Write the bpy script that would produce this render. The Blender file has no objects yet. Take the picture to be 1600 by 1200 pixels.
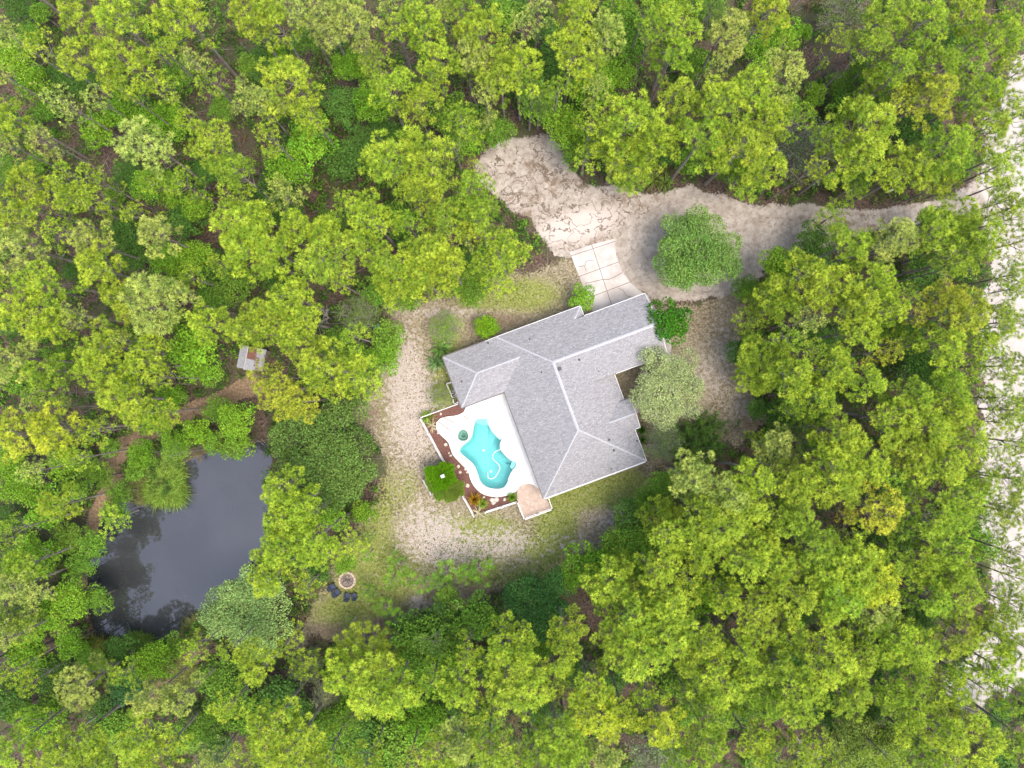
import bpy, bmesh, math, random
import numpy as np
from mathutils import Vector, Matrix, noise as mnoise
from mathutils.geometry import tessellate_polygon
R = math.radians
SC = bpy.context.scene
COL = SC.collection

# ------------------------------------------------------------------ camera, sky, sun
H = 88.0                     # the drone hovers 88 m above the ground, looking straight down
PPM = 12.5                   # photo pixels per metre on the ground (1600 px wide photo)
cam_d = bpy.data.cameras.new('camera'); cam = bpy.data.objects.new('camera', cam_d); COL.objects.link(cam)
cam.location = (0, 0, H); cam.rotation_euler = (0, 0, 0)
cam_d.sensor_width = 36; cam_d.lens = 36*H/(1600/PPM); cam_d.clip_end = 5000
SC.camera = cam

SUN_EL, SUN_AZ = 68, 128     # azimuth clockwise from +y (north = up in the picture)
w = bpy.data.worlds.new("World"); SC.world = w; w.use_nodes = True
nt = w.node_tree; nt.nodes.clear()
sky = nt.nodes.new('ShaderNodeTexSky'); sky.sky_type = 'NISHITA'; sky.sun_disc = False
sky.sun_elevation = R(SUN_EL); sky.sun_rotation = R(SUN_AZ)
sky.air_density = 1.0; sky.dust_density = 4.0; sky.ozone_density = 0.6
bg = nt.nodes.new('ShaderNodeBackground'); bg.inputs[1].default_value = 0.15
ow = nt.nodes.new('ShaderNodeOutputWorld')
nt.links.new(sky.outputs[0], bg.inputs[0]); nt.links.new(bg.outputs[0], ow.inputs[0])
sd = bpy.data.lights.new('sun', 'SUN'); sd.energy = 1.0; sd.angle = R(34); sd.color = (1.0, 0.94, 0.84)
sun = bpy.data.objects.new('sun', sd); COL.objects.link(sun)
sun.rotation_euler = (R(90-SUN_EL), 0, R(180-SUN_AZ))
SC.view_settings.view_transform = 'Standard'; SC.view_settings.look = 'None'
SC.view_settings.exposure = 1.13; SC.view_settings.gamma = 1
SC.render.engine = 'CYCLES'
SC.cycles.max_bounces = 7; SC.cycles.diffuse_bounces = 4; SC.cycles.transparent_max_bounces = 8

# ------------------------------------------------------------------ helpers
def P(px, py, z=0.0):
    """photo pixel -> world point on the horizontal plane z"""
    k = (H-z)/H/PPM
    return ((px-800)*k, (600-py)*k)
def P3(px, py, z=0.0):
    x, y = P(px, py, z); return (x, y, z)
def tag(o, label=None, cat=None, group=None, kind=None):
    if label: o['label'] = label
    if cat: o['category'] = cat
    if group: o['group'] = group
    if kind: o['kind'] = kind
    return o
def link(name, me, mat=None, parent=None, smooth=False):
    o = bpy.data.objects.new(name, me); COL.objects.link(o)
    if mat and not me.materials: me.materials.append(mat)
    if parent: o.parent = parent
    if smooth:
        me.polygons.foreach_set('use_smooth', [True]*len(me.polygons))
    return o
def empty(name, loc, rz=0, **kw):
    o = bpy.data.objects.new(name, None); COL.objects.link(o)
    o.location = loc; o.rotation_euler = (0, 0, rz); o.empty_display_size = .3
    tag(o, **kw); return o
def mesh_np(name, V, F, n):
    """mesh from numpy verts and faces with n corners each"""
    me = bpy.data.meshes.new(name)
    V = np.asarray(V, dtype=np.float32); F = np.asarray(F, dtype=np.int32)
    me.vertices.add(len(V)); me.vertices.foreach_set('co', V.ravel())
    me.loops.add(F.size); me.loops.foreach_set('vertex_index', F.ravel())
    me.polygons.add(len(F)); me.polygons.foreach_set('loop_start', np.arange(0, F.size, n, dtype=np.int32))
    me.polygons.foreach_set('loop_total', np.full(len(F), n, dtype=np.int32))
    me.update(calc_edges=True); return me
class MB:
    """collects shapes into one mesh"""
    def __init__(s): s.v = []; s.f = []
    def add(s, vs, fs):
        b = len(s.v); s.v += [tuple(v) for v in vs]; s.f += [tuple(b+i for i in f) for f in fs]
    def box(s, c, d, rz=0, M=None):
        m = M or Matrix.Rotation(rz, 4, 'Z')
        vs = []
        for sz in (-1, 1):
            for sx, sy in ((-1,-1),(1,-1),(1,1),(-1,1)):
                vs.append(Vector(c)+m.to_3x3() @ Vector((sx*d[0]/2, sy*d[1]/2, sz*d[2]/2)))
        s.add(vs, [(3,2,1,0),(4,5,6,7),(0,1,5,4),(1,2,6,5),(2,3,7,6),(3,0,4,7)])
    def bar(s, a, b, wd, ht):
        a = Vector(a); b = Vector(b); d = b-a; L = d.length; q = d.to_track_quat('X', 'Z').to_matrix().to_4x4()
        s.box((a+b)/2, (L, wd, ht), M=q)
    def tube(s, pts, rad, n=6, cap=True):
        pts = [Vector(p) for p in pts]; rs = rad if isinstance(rad, (list, tuple)) else [rad]*len(pts)
        vs = []; fs = []
        for i, p in enumerate(pts):
            t = (pts[min(i+1, len(pts)-1)]-pts[max(i-1, 0)]).normalized()
            q = t.to_track_quat('Z', 'Y')
            for k in range(n):
                a = 2*math.pi*k/n
                vs.append(p+q @ Vector((math.cos(a)*rs[i], math.sin(a)*rs[i], 0)))
        for i in range(len(pts)-1):
            for k in range(n):
                fs.append((i*n+k, i*n+(k+1) % n, (i+1)*n+(k+1) % n, (i+1)*n+k))
        if cap:
            fs.append(tuple(range(n-1, -1, -1))); fs.append(tuple(range((len(pts)-1)*n, len(pts)*n)))
        s.add(vs, fs)
    def prism(s, poly, z0, z1):
        n = len(poly)
        s.add([(x, y, z0) for x, y in poly]+[(x, y, z1) for x, y in poly],
              [(i, (i+1) % n, n+(i+1) % n, n+i) for i in range(n)])
        b = len(s.v)-2*n
        for t in tessellate_polygon([[Vector((x, y, 0)) for x, y in poly]]):
            s.f.append(tuple(b+n+i for i in t)); s.f.append(tuple(b+i for i in t[::-1]))
    def build(s, name, mat=None, parent=None, smooth=False, bevel=0):
        me = bpy.data.meshes.new(name); me.from_pydata(s.v, [], s.f); me.update()
        bm = bmesh.new(); bm.from_mesh(me); bmesh.ops.recalc_face_normals(bm, faces=bm.faces)
        if bevel: bmesh.ops.bevel(bm, geom=list(bm.edges), offset=bevel, segments=1, affect='EDGES')
        bm.to_mesh(me); bm.free()
        return link(name, me, mat, parent, smooth)
# ---- materials
class NT:
    def __init__(s, name):
        s.m = bpy.data.materials.new(name); s.m.use_nodes = True; s.t = s.m.node_tree; s.t.nodes.clear()
        s.out = s.n('ShaderNodeOutputMaterial')
    def n(s, typ, **kw):
        nd = s.t.nodes.new(typ)
        for k, v in kw.items(): setattr(nd, k, v)
        return nd
    def put(s, sock, v):
        if v is None: return
        if isinstance(v, bpy.types.NodeSocket): s.t.links.new(v, sock)
        elif isinstance(v, (tuple, list)) and len(v) == 3 and sock.type == 'RGBA': sock.default_value = (*v, 1)
        else: sock.default_value = v
    def math(s, op, a, b=None, c=None, clamp=False):
        nd = s.n('ShaderNodeMath', operation=op, use_clamp=clamp)
        for i, v in enumerate((a, b, c)):
            if v is not None: s.put(nd.inputs[i], v)
        return nd.outputs[0]
    def mix(s, f, a, b, mode='MIX'):
        nd = s.n('ShaderNodeMix', data_type='RGBA', blend_type=mode)
        s.put(nd.inputs[0], f); s.put(nd.inputs[6], a); s.put(nd.inputs[7], b); return nd.outputs[2]
    def attr(s, name, kind='GEOMETRY'):
        nd = s.n('ShaderNodeAttribute', attribute_type=kind); nd.attribute_name = name; return nd
    def noise(s, scale, detail=4, rough=.6, vec=None, dist=0):
        nd = s.n('ShaderNodeTexNoise'); nd.inputs['Scale'].default_value = scale
        nd.inputs['Detail'].default_value = detail; nd.inputs['Roughness'].default_value = rough
        nd.inputs['Distortion'].default_value = dist
        if vec is not None: s.put(nd.inputs['Vector'], vec)
        return nd.outputs[0]
    def pos(s):
        return s.n('ShaderNodeNewGeometry').outputs['Position']
    def objco(s):
        return s.n('ShaderNodeTexCoord').outputs['Object']
    def ramp(s, v, lo, hi):
        nd = s.n('ShaderNodeMapRange'); nd.interpolation_type = 'SMOOTHSTEP'
        s.put(nd.inputs[0], v); nd.inputs[1].default_value = lo; nd.inputs[2].default_value = hi
        return nd.outputs[0]
    def bsdf(s, col, rough=.8, bump=None, bstr=.3, bdist=.05, **kw):
        b = s.n('ShaderNodeBsdfPrincipled'); s.put(b.inputs['Base Color'], col); s.put(b.inputs['Roughness'], rough)
        for k, v in kw.items(): s.put(b.inputs[k.replace('_', ' ')], v)
        if bump is not None:
            bp = s.n('ShaderNodeBump'); bp.inputs['Strength'].default_value = bstr; bp.inputs['Distance'].default_value = bdist
            s.put(bp.inputs['Height'], bump); s.t.links.new(bp.outputs[0], b.inputs['Normal'])
        s.t.links.new(b.outputs[0], s.out.inputs[0]); return b
def simple(name, col, rough=.7, var=.15, scale=4, **kw):
    m = NT(name); nz = m.noise(scale, 5, .65, m.objco())
    f = m.ramp(nz, .3, .7)
    c = m.mix(f, tuple(x*(1-var) for x in col), tuple(min(1, x*(1+var)) for x in col))
    m.bsdf(c, rough, nz, .25, .02, **kw); return m.m

def leaf_mat(name, trans=.35, lo=.62, hi=1.3, use_tone=True, wt=(1.25, 1.1, .5), by_attr=False):
    """foliage: the object's own colour, varied from leaf to leaf and from twig to twig; part of the light passes through"""
    m = NT(name)
    oc = m.attr('col').outputs['Vector'] if by_attr else m.n('ShaderNodeObjectInfo').outputs['Color']
    ri = m.n('ShaderNodeNewGeometry').outputs['Random Per Island']
    v = m.math('MULTIPLY_ADD', ri, hi-lo, lo)
    if use_tone:
        t = m.attr('tone').outputs['Fac']
        v = m.math('MULTIPLY', v, t)
    hsv = m.n('ShaderNodeHueSaturation'); m.put(hsv.inputs['Color'], oc)
    m.put(hsv.inputs['Hue'], m.math('ADD', m.math('MULTIPLY_ADD', ri, .03, .485), m.math('MULTIPLY_ADD', m.attr('tone').outputs['Fac'], -.05, .05))); m.put(hsv.inputs['Value'], v)
    col = hsv.outputs[0]
    pr = m.n('ShaderNodeBsdfPrincipled'); m.put(pr.inputs['Base Color'], col); pr.inputs['Roughness'].default_value = .6
    pr.inputs['Specular IOR Level'].default_value = .08
    tr = m.n('ShaderNodeBsdfTranslucent')
    m.put(tr.inputs['Color'], m.mix(1.0, col, (*wt,), 'MULTIPLY'))
    mx = m.n('ShaderNodeMixShader'); mx.inputs[0].default_value = trans
    m.t.links.new(pr.outputs[0], mx.inputs[1]); m.t.links.new(tr.outputs[0], mx.inputs[2]); m.t.links.new(mx.outputs[0], m.out.inputs[0])
    return m.m
M_NEEDLE = leaf_mat('pine_needles', .16, .5, 1.45)
M_NEEDLE_MASS = leaf_mat('pine_needles_mass', .16, .5, 1.45, by_attr=True)
M_LEAF = leaf_mat('broad_leaves', .2, .45, 1.6)
def bark_mat(name, c1, c2):
    m = NT(name); co = m.objco(); nz = m.noise(2.2, 6, .7, co); n2 = m.noise(14, 4, .7, co)
    c = m.mix(m.ramp(nz, .35, .65), c1, c2); c = m.mix(m.math('MULTIPLY', n2, .6), c, (.04, .03, .025))
    m.bsdf(c, .9, n2, .5, .03); return m.m
M_BARK = bark_mat('pine_bark', (.42, .37, .33), (.24, .19, .16))
M_TWIG = bark_mat('bare_grey_wood', (.50, .46, .41), (.34, .30, .26))
M_BARK2 = bark_mat('oak_bark', (.32, .29, .25), (.2, .17, .14))

# ------------------------------------------------------------------ the plan of the place, read off the photograph (pixels)
DRIVE = [(738,252),(770,225),(800,214),(845,208),(868,218),(885,240),(900,275),(925,292),(965,292),(1000,300),(1040,300),(1082,290),(1110,298),(1160,315),(1230,325),(1300,322),(1370,326),(1430,318),(1480,312),(1545,270),(1552,330),(1480,345),(1400,352),(1330,368),(1290,382),(1240,400),(1200,424),(1165,448),(1130,462),(1085,473),(1045,472),(1018,466),(975,440),(950,410),(950,385),(900,398),(890,404),(868,400),(850,372),(826,345),(800,330),(772,300),(745,282)]
ROAD = [(1600,60),(1538,200),(1536,260),(1543,330),(1545,420),(1540,500),(1534,560),(1532,640),(1532,740),(1528,800),(1530,850),(1545,890),(1548,960),(1525,1000),(1490,1045),(1478,1065),(1482,1085),(1510,1108),(1540,1110),(1560,1085),(1598,1075),(1650,1100),(1650,60)]
YARD = [(600,478),(640,462),(700,468),(770,440),(850,418),(890,398),(935,400),(1010,455),(1045,474),(1090,474),(1150,452),(1165,480),(1155,560),(1172,615),(1200,655),(1150,690),(1060,700),(1030,740),(1000,790),(965,830),(950,865),(900,890),(800,915),(745,945),(650,965),(645,1000),(560,1010),(495,1000),(470,1010),(465,985),(505,930),(520,880),(545,830),(590,790),(605,720),(580,670),(545,640),(580,620),(612,560),(620,520)]
POND = [(280,745),(290,722),(345,710),(405,698),(413,700),(415,760),(419,850),(398,885),(360,915),(310,955),(278,1000),(215,1006),(158,998),(146,975),(140,940),(143,880),(158,830),(190,785),(235,775),(272,775)]
PATHS = [[(400,600),(330,634),(300,643),(240,668),(200,692),(172,718),(182,742),(165,775),(148,820),(140,870),(128,905)],
         [(330,1010),(300,1030),(265,1065),(235,1085)], [(100,985),(70,1010)]]
DECK = [(727,634),(726,642),(723,645),(713,649.5),(702,650.4),(693,652),(686,655),(681,663),(682,671.5),(689.5,681),(700.5,690),(704,701),(708,712),(720.7,724.7),(731.7,735.7),(735,750),(742.7,763),(753.7,772),(768,776),(783,776),(796,773),(807,768),(811,761),(816,757),(825,755),(834,757.7),(841,763),(868,768),(812,604),(735,622)]
PATIO = [(807.8,768.7),(810.5,761),(816,757),(825,755),(834,757.7),(843,765),(850,772),(862,794),(819,809),(807.8,783)]
BED = [(657.5,653),(715,632),(728,628),(740,660),(760,740),(800,760),(808,783),(760,799),(742,805),(722,771),(696,724)]
POOL = [(743.6,655),(753.7,654),(768,655),(772,660.5),(779,670.6),(785.8,677),(784.8,686),(781,693.5),(782,702.7),(792,713.7),(799.5,720),(806,720),(807,728),(801,734.8),(796,743),(793,755.8),(786.7,763),(775.7,764.5),(761,762),(750,753),(746,739),(741,726.5),(731.7,718),(719,708),(718,701.8),(724,695),(734.4,687),(738,679),(740,666)]
SPA = [(723.8+8.3*math.cos(a)+.8*math.sin(2*a), 680+9.2*math.sin(a)) for a in [2*math.pi*k/20 for k in range(20)]]
APRON = [(890,394),(925,382),(960,373),(961.5,390),(963,402),(972,424),(985,442),(1000,455),(1012,462),(1022,480),(1030,500),(933,505)]

DECK_OUT = DECK[:-4]
def smooth_poly(poly, it=2):
    for _ in range(it):
        q = []
        for i, a in enumerate(poly):
            b = poly[(i+1) % len(poly)]
            q += [(a[0]*.75+b[0]*.25, a[1]*.75+b[1]*.25), (a[0]*.25+b[0]*.75, a[1]*.25+b[1]*.75)]
        poly = q
    return poly
POOL = smooth_poly(POOL, 1)
def seg_dist(px, py, a, b):
    ax, ay = a; bx, by = b; dx, dy = bx-ax, by-ay
    t = np.clip(((px-ax)*dx+(py-ay)*dy)/(dx*dx+dy*dy+1e-9), 0, 1)
    return np.hypot(px-ax-t*dx, py-ay-t*dy)
def sdf(px, py, poly):
    """signed distance in metres, positive inside"""
    px = np.asarray(px, float); py = np.asarray(py, float)
    d = np.full(px.shape, 1e9); ins = np.zeros(px.shape, bool)
    for i in range(len(poly)):
        a = poly[i]; b = poly[(i+1) % len(poly)]
        d = np.minimum(d, seg_dist(px, py, a, b))
        c = ((a[1] > py) != (b[1] > py))
        with np.errstate(divide='ignore', invalid='ignore'):
            xi = (b[0]-a[0])*(py-a[1])/(b[1]-a[1]+1e-12)+a[0]
        ins ^= c & (px < xi)
    return np.where(ins, d, -d)/PPM
def sdf_line(px, py, line, hw):
    d = np.full(np.shape(px), 1e9)
    for a, b in zip(line[:-1], line[1:]): d = np.minimum(d, seg_dist(px, py, a, b))
    return (hw-d)/PPM
rng = np.random.default_rng(7)
def vnoise(x, y, s, seed=0):
    """smooth value noise on arrays, about -1..1"""
    r = np.random.default_rng(seed); T = r.random((256, 256))*2-1
    u = x/s; v = y/s; i = np.floor(u).astype(int); j = np.floor(v).astype(int); fu = u-i; fv = v-j
    fu = fu*fu*(3-2*fu); fv = fv*fv*(3-2*fv)
    g = lambda a, b: T[a % 256, b % 256]
    return (g(i, j)*(1-fu)+g(i+1, j)*fu)*(1-fv)+(g(i, j+1)*(1-fu)+g(i+1, j+1)*fu)*fv

# ------------------------------------------------------------------ ground: one sheet cut along the real borders
def axis(lo, hi, st, far):
    c = list(np.arange(lo, hi+st/2, st)); out = []; s = st*2; x = hi
    while x < far: x += s; out.append(x); s *= 1.6
    neg = []; s = st*2; x = lo
    while x > -far: x -= s; neg.append(x); s *= 1.6
    return np.array(neg[::-1]+c+out)
GX = axis(-68, 68, .36, 2500); GY = axis(-52, 52, .36, 2500)
gx, gy = np.meshgrid(GX, GY); gpx = gx*PPM+800; gpy = 600-gy*PPM
wob = vnoise(gx, gy, 2.2, 1)*.7+vnoise(gx, gy, .9, 2)*.35
A = {}
A['drive'] = sdf(gpx, gpy, DRIVE)+wob*.6
ring = .0
A['road'] = sdf(gpx, gpy, ROAD)+wob*1.3
A['yard'] = sdf(gpx, gpy, YARD)+wob*1.0
A['pond'] = sdf(gpx, gpy, smooth_poly(POND, 1))+vnoise(gx, gy, 1.6, 9)*.35
A['path'] = np.maximum.reduce([sdf_line(gpx, gpy, PATHS[0], 15), sdf_line(gpx, gpy, PATHS[1], 14), sdf_line(gpx, gpy, PATHS[2], 12)])+wob*.5
A['bed'] = sdf(gpx, gpy, BED)
A['deck'] = sdf(gpx, gpy, DECK)
HOUSE_PX = [(692,558),(905,480),(1002,462),(1040,555),(982,577),(1009,720),(849,777),(787,613),(722,637)]
A['house'] = sdf(gpx, gpy, HOUSE_PX)
def blobs(L):
    s = np.zeros(gx.shape)
    for (x, y, rx, ry, a) in L: s = s+a*np.exp(-(((gpx-x)/rx)**2+((gpy-y)/ry)**2))
    return s
A['green'] = blobs([(820,460,60,28,1),(740,470,40,16,.6),(870,820,32,50,1.2),(935,770,60,25,1),(985,755,30,25,.9),(830,900,40,20,.7),(560,860,45,45,.9),(620,900,60,50,.7),(520,960,50,30,.5),(700,560,30,50,.7),(690,620,25,30,.8),(740,850,60,50,.6),(680,810,30,25,.5),(770,830,40,22,.7),(700,835,26,16,.6),(640,600,14,40,.5),(600,620,14,60,.5),(640,760,20,40,.5),(850,860,40,18,.7),(600,780,25,60,.6),(560,950,60,50,.5),(1170,310,60,8,.4),(1300,315,100,8,.8),(840,920,70,20,.5),(740,890,40,25,.7)])
A['pale'] = blobs([(625,560,32,60,1),(650,680,45,60,1),(650,610,40,60,.8),(670,820,50,45,1),(700,860,60,30,1),(790,850,45,30,.9),(655,940,18,12,1.1),(960,810,40,15,.7),(1120,600,45,60,.35),(1165,640,30,20,.7),(1130,520,30,50,.4),(1110,580,40,40,.4),(700,488,60,10,.8),(900,850,50,20,.5)])
A['brown'] = blobs([(565,650,30,25,1),(610,620,18,30,.6),(1060,700,60,30,.9),(1030,760,20,30,.9),(1175,655,30,20,.9),(590,985,60,20,.9),(660,970,60,18,.8),(760,930,50,20,.8),(500,985,40,20,.6),(745,245,30,30,.9),(600,500,25,15,.9),(780,500,60,15,.8),(700,450,80,12,.5),(1110,500,60,60,.5),(1290,90,70,60,1.2),(940,840,40,30,.4)])
A['rut'] = 1.25*blobs([(850,270,70,60,1),(930,340,60,40,.9),(790,290,40,60,.7),(890,370,40,30,.6),(1000,315,70,20,.5),(1230,345,70,12,.5),(1350,345,50,14,.8)])
A['white'] = blobs([(905,355,60,28,1),(860,370,30,20,.6),(950,330,60,20,.5)])
z = .05*vnoise(gx, gy, 3, 3)+.03*vnoise(gx, gy, 1.1, 4)
z = z+.10*A['rut'].clip(0, 1)*vnoise(gx, gy, .8, 5)
pd = A['pond']
z = np.where(pd > -2.5, z-1.5*np.clip((pd+2.5)/5.5, 0, 1)**1.2, z)
z = np.where(A['deck'] > .5, -2.4, np.where(A['deck'] > 0, -.3, z))
z = np.where((A['house'] > 1.0) & (A['deck'] < 0), -.1, z)
apr = sdf(gpx, gpy, APRON); z = np.where(apr > -.2, -.06, z)
far = np.maximum(np.abs(gx)/75, np.abs(gy)/60)
V = np.stack([gx, gy, z], -1).reshape(-1, 3)
ny, nx = gx.shape
idx = np.arange(nx*ny).reshape(ny, nx)
Fq = np.stack([idx[:-1, :-1], idx[:-1, 1:], idx[1:, 1:], idx[1:, :-1]], -1).reshape(-1, 4)
fc = lambda a: .25*(a[:-1, :-1]+a[:-1, 1:]+a[1:, 1:]+a[1:, :-1]).ravel()
kind = np.zeros(len(Fq), int)
kind[fc(A['yard']) > 0] = 1; kind[fc(A['path']) > 0] = 2; kind[fc(A['drive']) > 0] = 3; kind[fc(A['road']) > 0] = 4; kind[fc(A['bed']) > 0] = 5; kind[fc(A['pond']) > .6] = 6

g = NT('earth'); pos = g.pos()
def at(n): return g.attr(n).outputs['Fac']
n1 = g.noise(.9, 6, .7, pos); n2 = g.noise(3.5, 6, .75, pos); n3 = g.noise(9, 5, .75, pos); n4 = g.noise(.25, 4, .6, pos); n15 = g.noise(1.7, 5, .7, pos)
def edge(a, soft=.6, amp=1.4):
    v = g.math('ADD', at(a), g.math('MULTIPLY', g.math('SUBTRACT', n1, .5), amp))
    v = g.math('ADD', v, g.math('MULTIPLY', g.math('SUBTRACT', n2, .5), amp*1.8))
    return g.ramp(v, -soft*.45, soft*.45)
litter = g.mix(g.ramp(n2, .42, .58), (.045, .03, .022), (.15, .10, .072))
litter = g.mix(g.ramp(n4, .45, .6), litter, g.mix(g.ramp(n3, .4, .62), (.04, .055, .016), (.11, .10, .05)))
grey = g.ramp(g.noise(13, 3, .8, pos), .62, .7); litter = g.mix(g.math('MULTIPLY', grey, .6), litter, (.42, .35, .28))
soil = g.mix(g.ramp(n2, .4, .62), (.15, .105, .07), (.27, .205, .145))
grass = g.mix(g.ramp(n2, .36, .64), (.14, .18, .035), (.30, .31, .085))
gd = g.mix(g.ramp(n2, .42, .58), (.20, .165, .10), (.36, .31, .215))
palec = g.mix(g.ramp(g.noise(8, 5, .85, pos), .42, .57), (.33, .275, .225), (.53, .465, .405))
yard = g.mix(g.ramp(g.math('ADD', at('green'), g.math('MULTIPLY', g.math('SUBTRACT', n2, .5), 1.6)), .15, .75), gd, grass)
yard = g.mix(g.ramp(g.math('ADD', at('brown'), g.math('MULTIPLY', g.math('SUBTRACT', n2, .5), 1.2)), .25, .9), yard, soil)
yard = g.mix(g.ramp(g.math('ADD', at('pale'), g.math('MULTIPLY', g.math('SUBTRACT', n15, .5), 4.2)), .25, 1.05), yard, palec)
sand = g.mix(g.ramp(n1, .3, .7), (.345, .298, .25), (.52, .46, .40))
rel = g.n('ShaderNodeVectorMath', operation='SUBTRACT'); g.put(rel.inputs[0], pos); rel.inputs[1].default_value = (*P(1085, 392), 0)
sx_ = g.n('ShaderNodeSeparateXYZ'); g.t.links.new(rel.outputs[0], sx_.inputs[0])
ang = g.math('ARCTAN2', sx_.outputs[1], sx_.outputs[0]); ln_ = g.n('ShaderNodeVectorMath', operation='LENGTH'); g.t.links.new(rel.outputs[0], ln_.inputs[0])
cb = g.n('ShaderNodeCombineXYZ'); g.put(cb.inputs[0], g.math('MULTIPLY', ln_.outputs['Value'], 1.5)); g.put(cb.inputs[1], g.math('MULTIPLY', ang, 1.6))
trk = g.noise(1.0, 5, .7, cb.outputs[0])       # wheel tracks round the loop
sand = g.mix(g.math('MULTIPLY', g.ramp(trk, .5, .62), .28), sand, (.26, .20, .155))
sand = g.mix(g.math('MULTIPLY', g.ramp(n15, .50, .60), .6), sand, (.245, .20, .16))
sand = g.mix(g.math('MULTIPLY', g.ramp(n2, .55, .7), .5), sand, (.29, .23, .175))
wv = g.n('ShaderNodeVectorMath', operation='ADD'); nzc = g.n('ShaderNodeTexNoise'); nzc.inputs['Scale'].default_value = .7; nzc.inputs['Detail'].default_value = 5
g.put(nzc.inputs['Vector'], pos); sc_ = g.n('ShaderNodeVectorMath', operation='SCALE'); sc_.inputs['Scale'].default_value = 2.6
g.t.links.new(nzc.outputs['Color'], sc_.inputs[0]); g.put(wv.inputs[0], pos); g.t.links.new(sc_.outputs[0], wv.inputs[1])
rid = g.noise(.55, 2, .5, wv.outputs[0]); rid = g.math('ABSOLUTE', g.math('SUBTRACT', rid, .5))
ruts = g.math('MULTIPLY', g.math('SUBTRACT', 1, g.ramp(rid, .004, .026)), g.ramp(g.math('ADD', at('rut'), g.math('MULTIPLY', g.math('SUBTRACT', n1, .5), 1.6)), .25, .7))
rutb = g.math('MULTIPLY', g.ramp(g.noise(.5, 6, .7, wv.outputs[0]), .5, .64), g.ramp(at('rut'), .1, .8))
sand = g.mix(g.math('MULTIPLY', rutb, .95), sand, (.215, .155, .105))
sand = g.mix(g.ramp(at('white'), .3, 1.0), sand, (.56, .49, .44))
sand = g.mix(g.math('MULTIPLY', ruts, .92), sand, (.14, .105, .07))
road = g.mix(g.ramp(n1, .3, .7), (.44, .395, .355), (.52, .475, .435))
path = g.mix(g.ramp(n2, .4, .62), (.19, .125, .075), (.34, .24, .15))
mulch = g.mix(g.ramp(n3, .38, .62), (.11, .048, .036), (.21, .105, .08))
c = g.mix(edge('yard', .9, 1.6), litter, yard)
c = g.mix(g.ramp(at('brown'), 1.0, 1.25), c, c)
c = g.mix(edge('path', .4, .8), c, path)
c = g.mix(edge('drive', .35, .9), c, sand)
c = g.mix(edge('road', .4, .8), c, road)
c = g.mix(g.ramp(at('bed'), -.05, .05), c, mulch)
mud = g.mix(n2, (.10, .075, .05), (.2, .15, .09))
c = g.mix(g.ramp(at('pond'), -1.1, .3), c, mud)
g.bsdf(c, .95, g.math('ADD', g.math('MULTIPLY', n3, .5), g.math('SUBTRACT', n2, g.math('MULTIPLY', ruts, .5))), .55, .12)
M_EARTH = g.m
names = ['ground', 'lawn', 'path', 'sand_driveway', 'sand_road', 'mulch_bed', 'pond_bed']
for k, nm in enumerate(names):
    F = Fq[kind == k]
    if not len(F): continue
    used, inv = np.unique(F, return_inverse=True)
    me = mesh_np(nm, V[used], inv.reshape(-1, 4), 4)
    for an, av in A.items():
        if an in ('deck', 'house'): continue
        at_ = me.attributes.new(an, 'FLOAT', 'POINT'); at_.data.foreach_set('value', av.reshape(-1)[used].astype(np.float32))
    o = link(nm, me, M_EARTH, smooth=True); tag(o, kind='structure')

# pond water
m = NT('pond_water'); pos = m.pos()
nz = m.noise(.12, 3, .5, pos); rip = m.noise(3.2, 3, .55, pos)
col = m.mix(m.ramp(nz, .35, .65), (.034, .036, .040), (.046, .048, .054))
b = m.bsdf(col, .015, rip, .02, .02); b.inputs['IOR'].default_value = 2.0
M_POND = m.m
WZ = -.42
wp = []
for x, y in smooth_poly(POND, 2):
    X, Y = P(x, y); cx, cy = P(290, 850); d = math.hypot(X-cx, Y-cy); k = (d+2.2)/d
    wp.append((cx+(X-cx)*k, cy+(Y-cy)*k))
me = bpy.data.meshes.new('pond_water')
me.from_pydata([(x, y, WZ) for x, y in wp], [], [t if True else t for t in tessellate_polygon([[Vector((x, y, 0)) for x, y in wp]])]); me.update()
bm = bmesh.new(); bm.from_mesh(me)
for f in bm.faces:
    if f.normal.z < 0: f.normal_flip()
bm.to_mesh(me); bm.free()
tag(link('pond_water', me, M_POND), kind='structure')

# ------------------------------------------------------------------ concrete apron, walks
def clip(poly, a, b):
    """keep the side of line a->b that lies to its left"""
    out = []
    s = lambda p: (b[0]-a[0])*(p[1]-a[1])-(b[1]-a[1])*(p[0]-a[0])
    for i, p in enumerate(poly):
        q = poly[(i+1) % len(poly)]; sp, sq = s(p), s(q)
        if sp >= 0: out.append(p)
        if sp*sq < 0:
            t = sp/(sp-sq); out.append((p[0]+(q[0]-p[0])*t, p[1]+(q[1]-p[1])*t))
    return out
m = NT('concrete'); pos = m.pos()
a1 = m.noise(.5, 5, .6, pos); a2 = m.noise(7, 5, .7, pos)
cc = m.mix(m.ramp(a1, .35, .65), (.47, .43, .40), (.63, .60, .57)); cc = m.mix(m.math('MULTIPLY', a2, .35), cc, (.45, .37, .31))
m.bsdf(cc, .85, a2, .2, .01); M_CONC = m.m
M_JOINT = simple('joint_dirt', (.16, .12, .09), .95)
def shr(a, b, d):
    dx, dy = b[0]-a[0], b[1]-a[1]; L = math.hypot(dx, dy); nx_, ny_ = -dy/L*d, dx/L*d
    return (a[0]+nx_, a[1]+ny_), (b[0]+nx_, b[1]+ny_)
W2 = lambda p: P(p[0], p[1])
apw = [W2(p) for p in APRON][::-1]
def orient(poly):
    s = sum(poly[i][0]*poly[(i+1) % len(poly)][1]-poly[(i+1) % len(poly)][0]*poly[i][1] for i in range(len(poly)))
    return poly if s > 0 else poly[::-1]
apw = orient(apw)
cl = (W2((924,381)), W2((960,490)))
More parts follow.
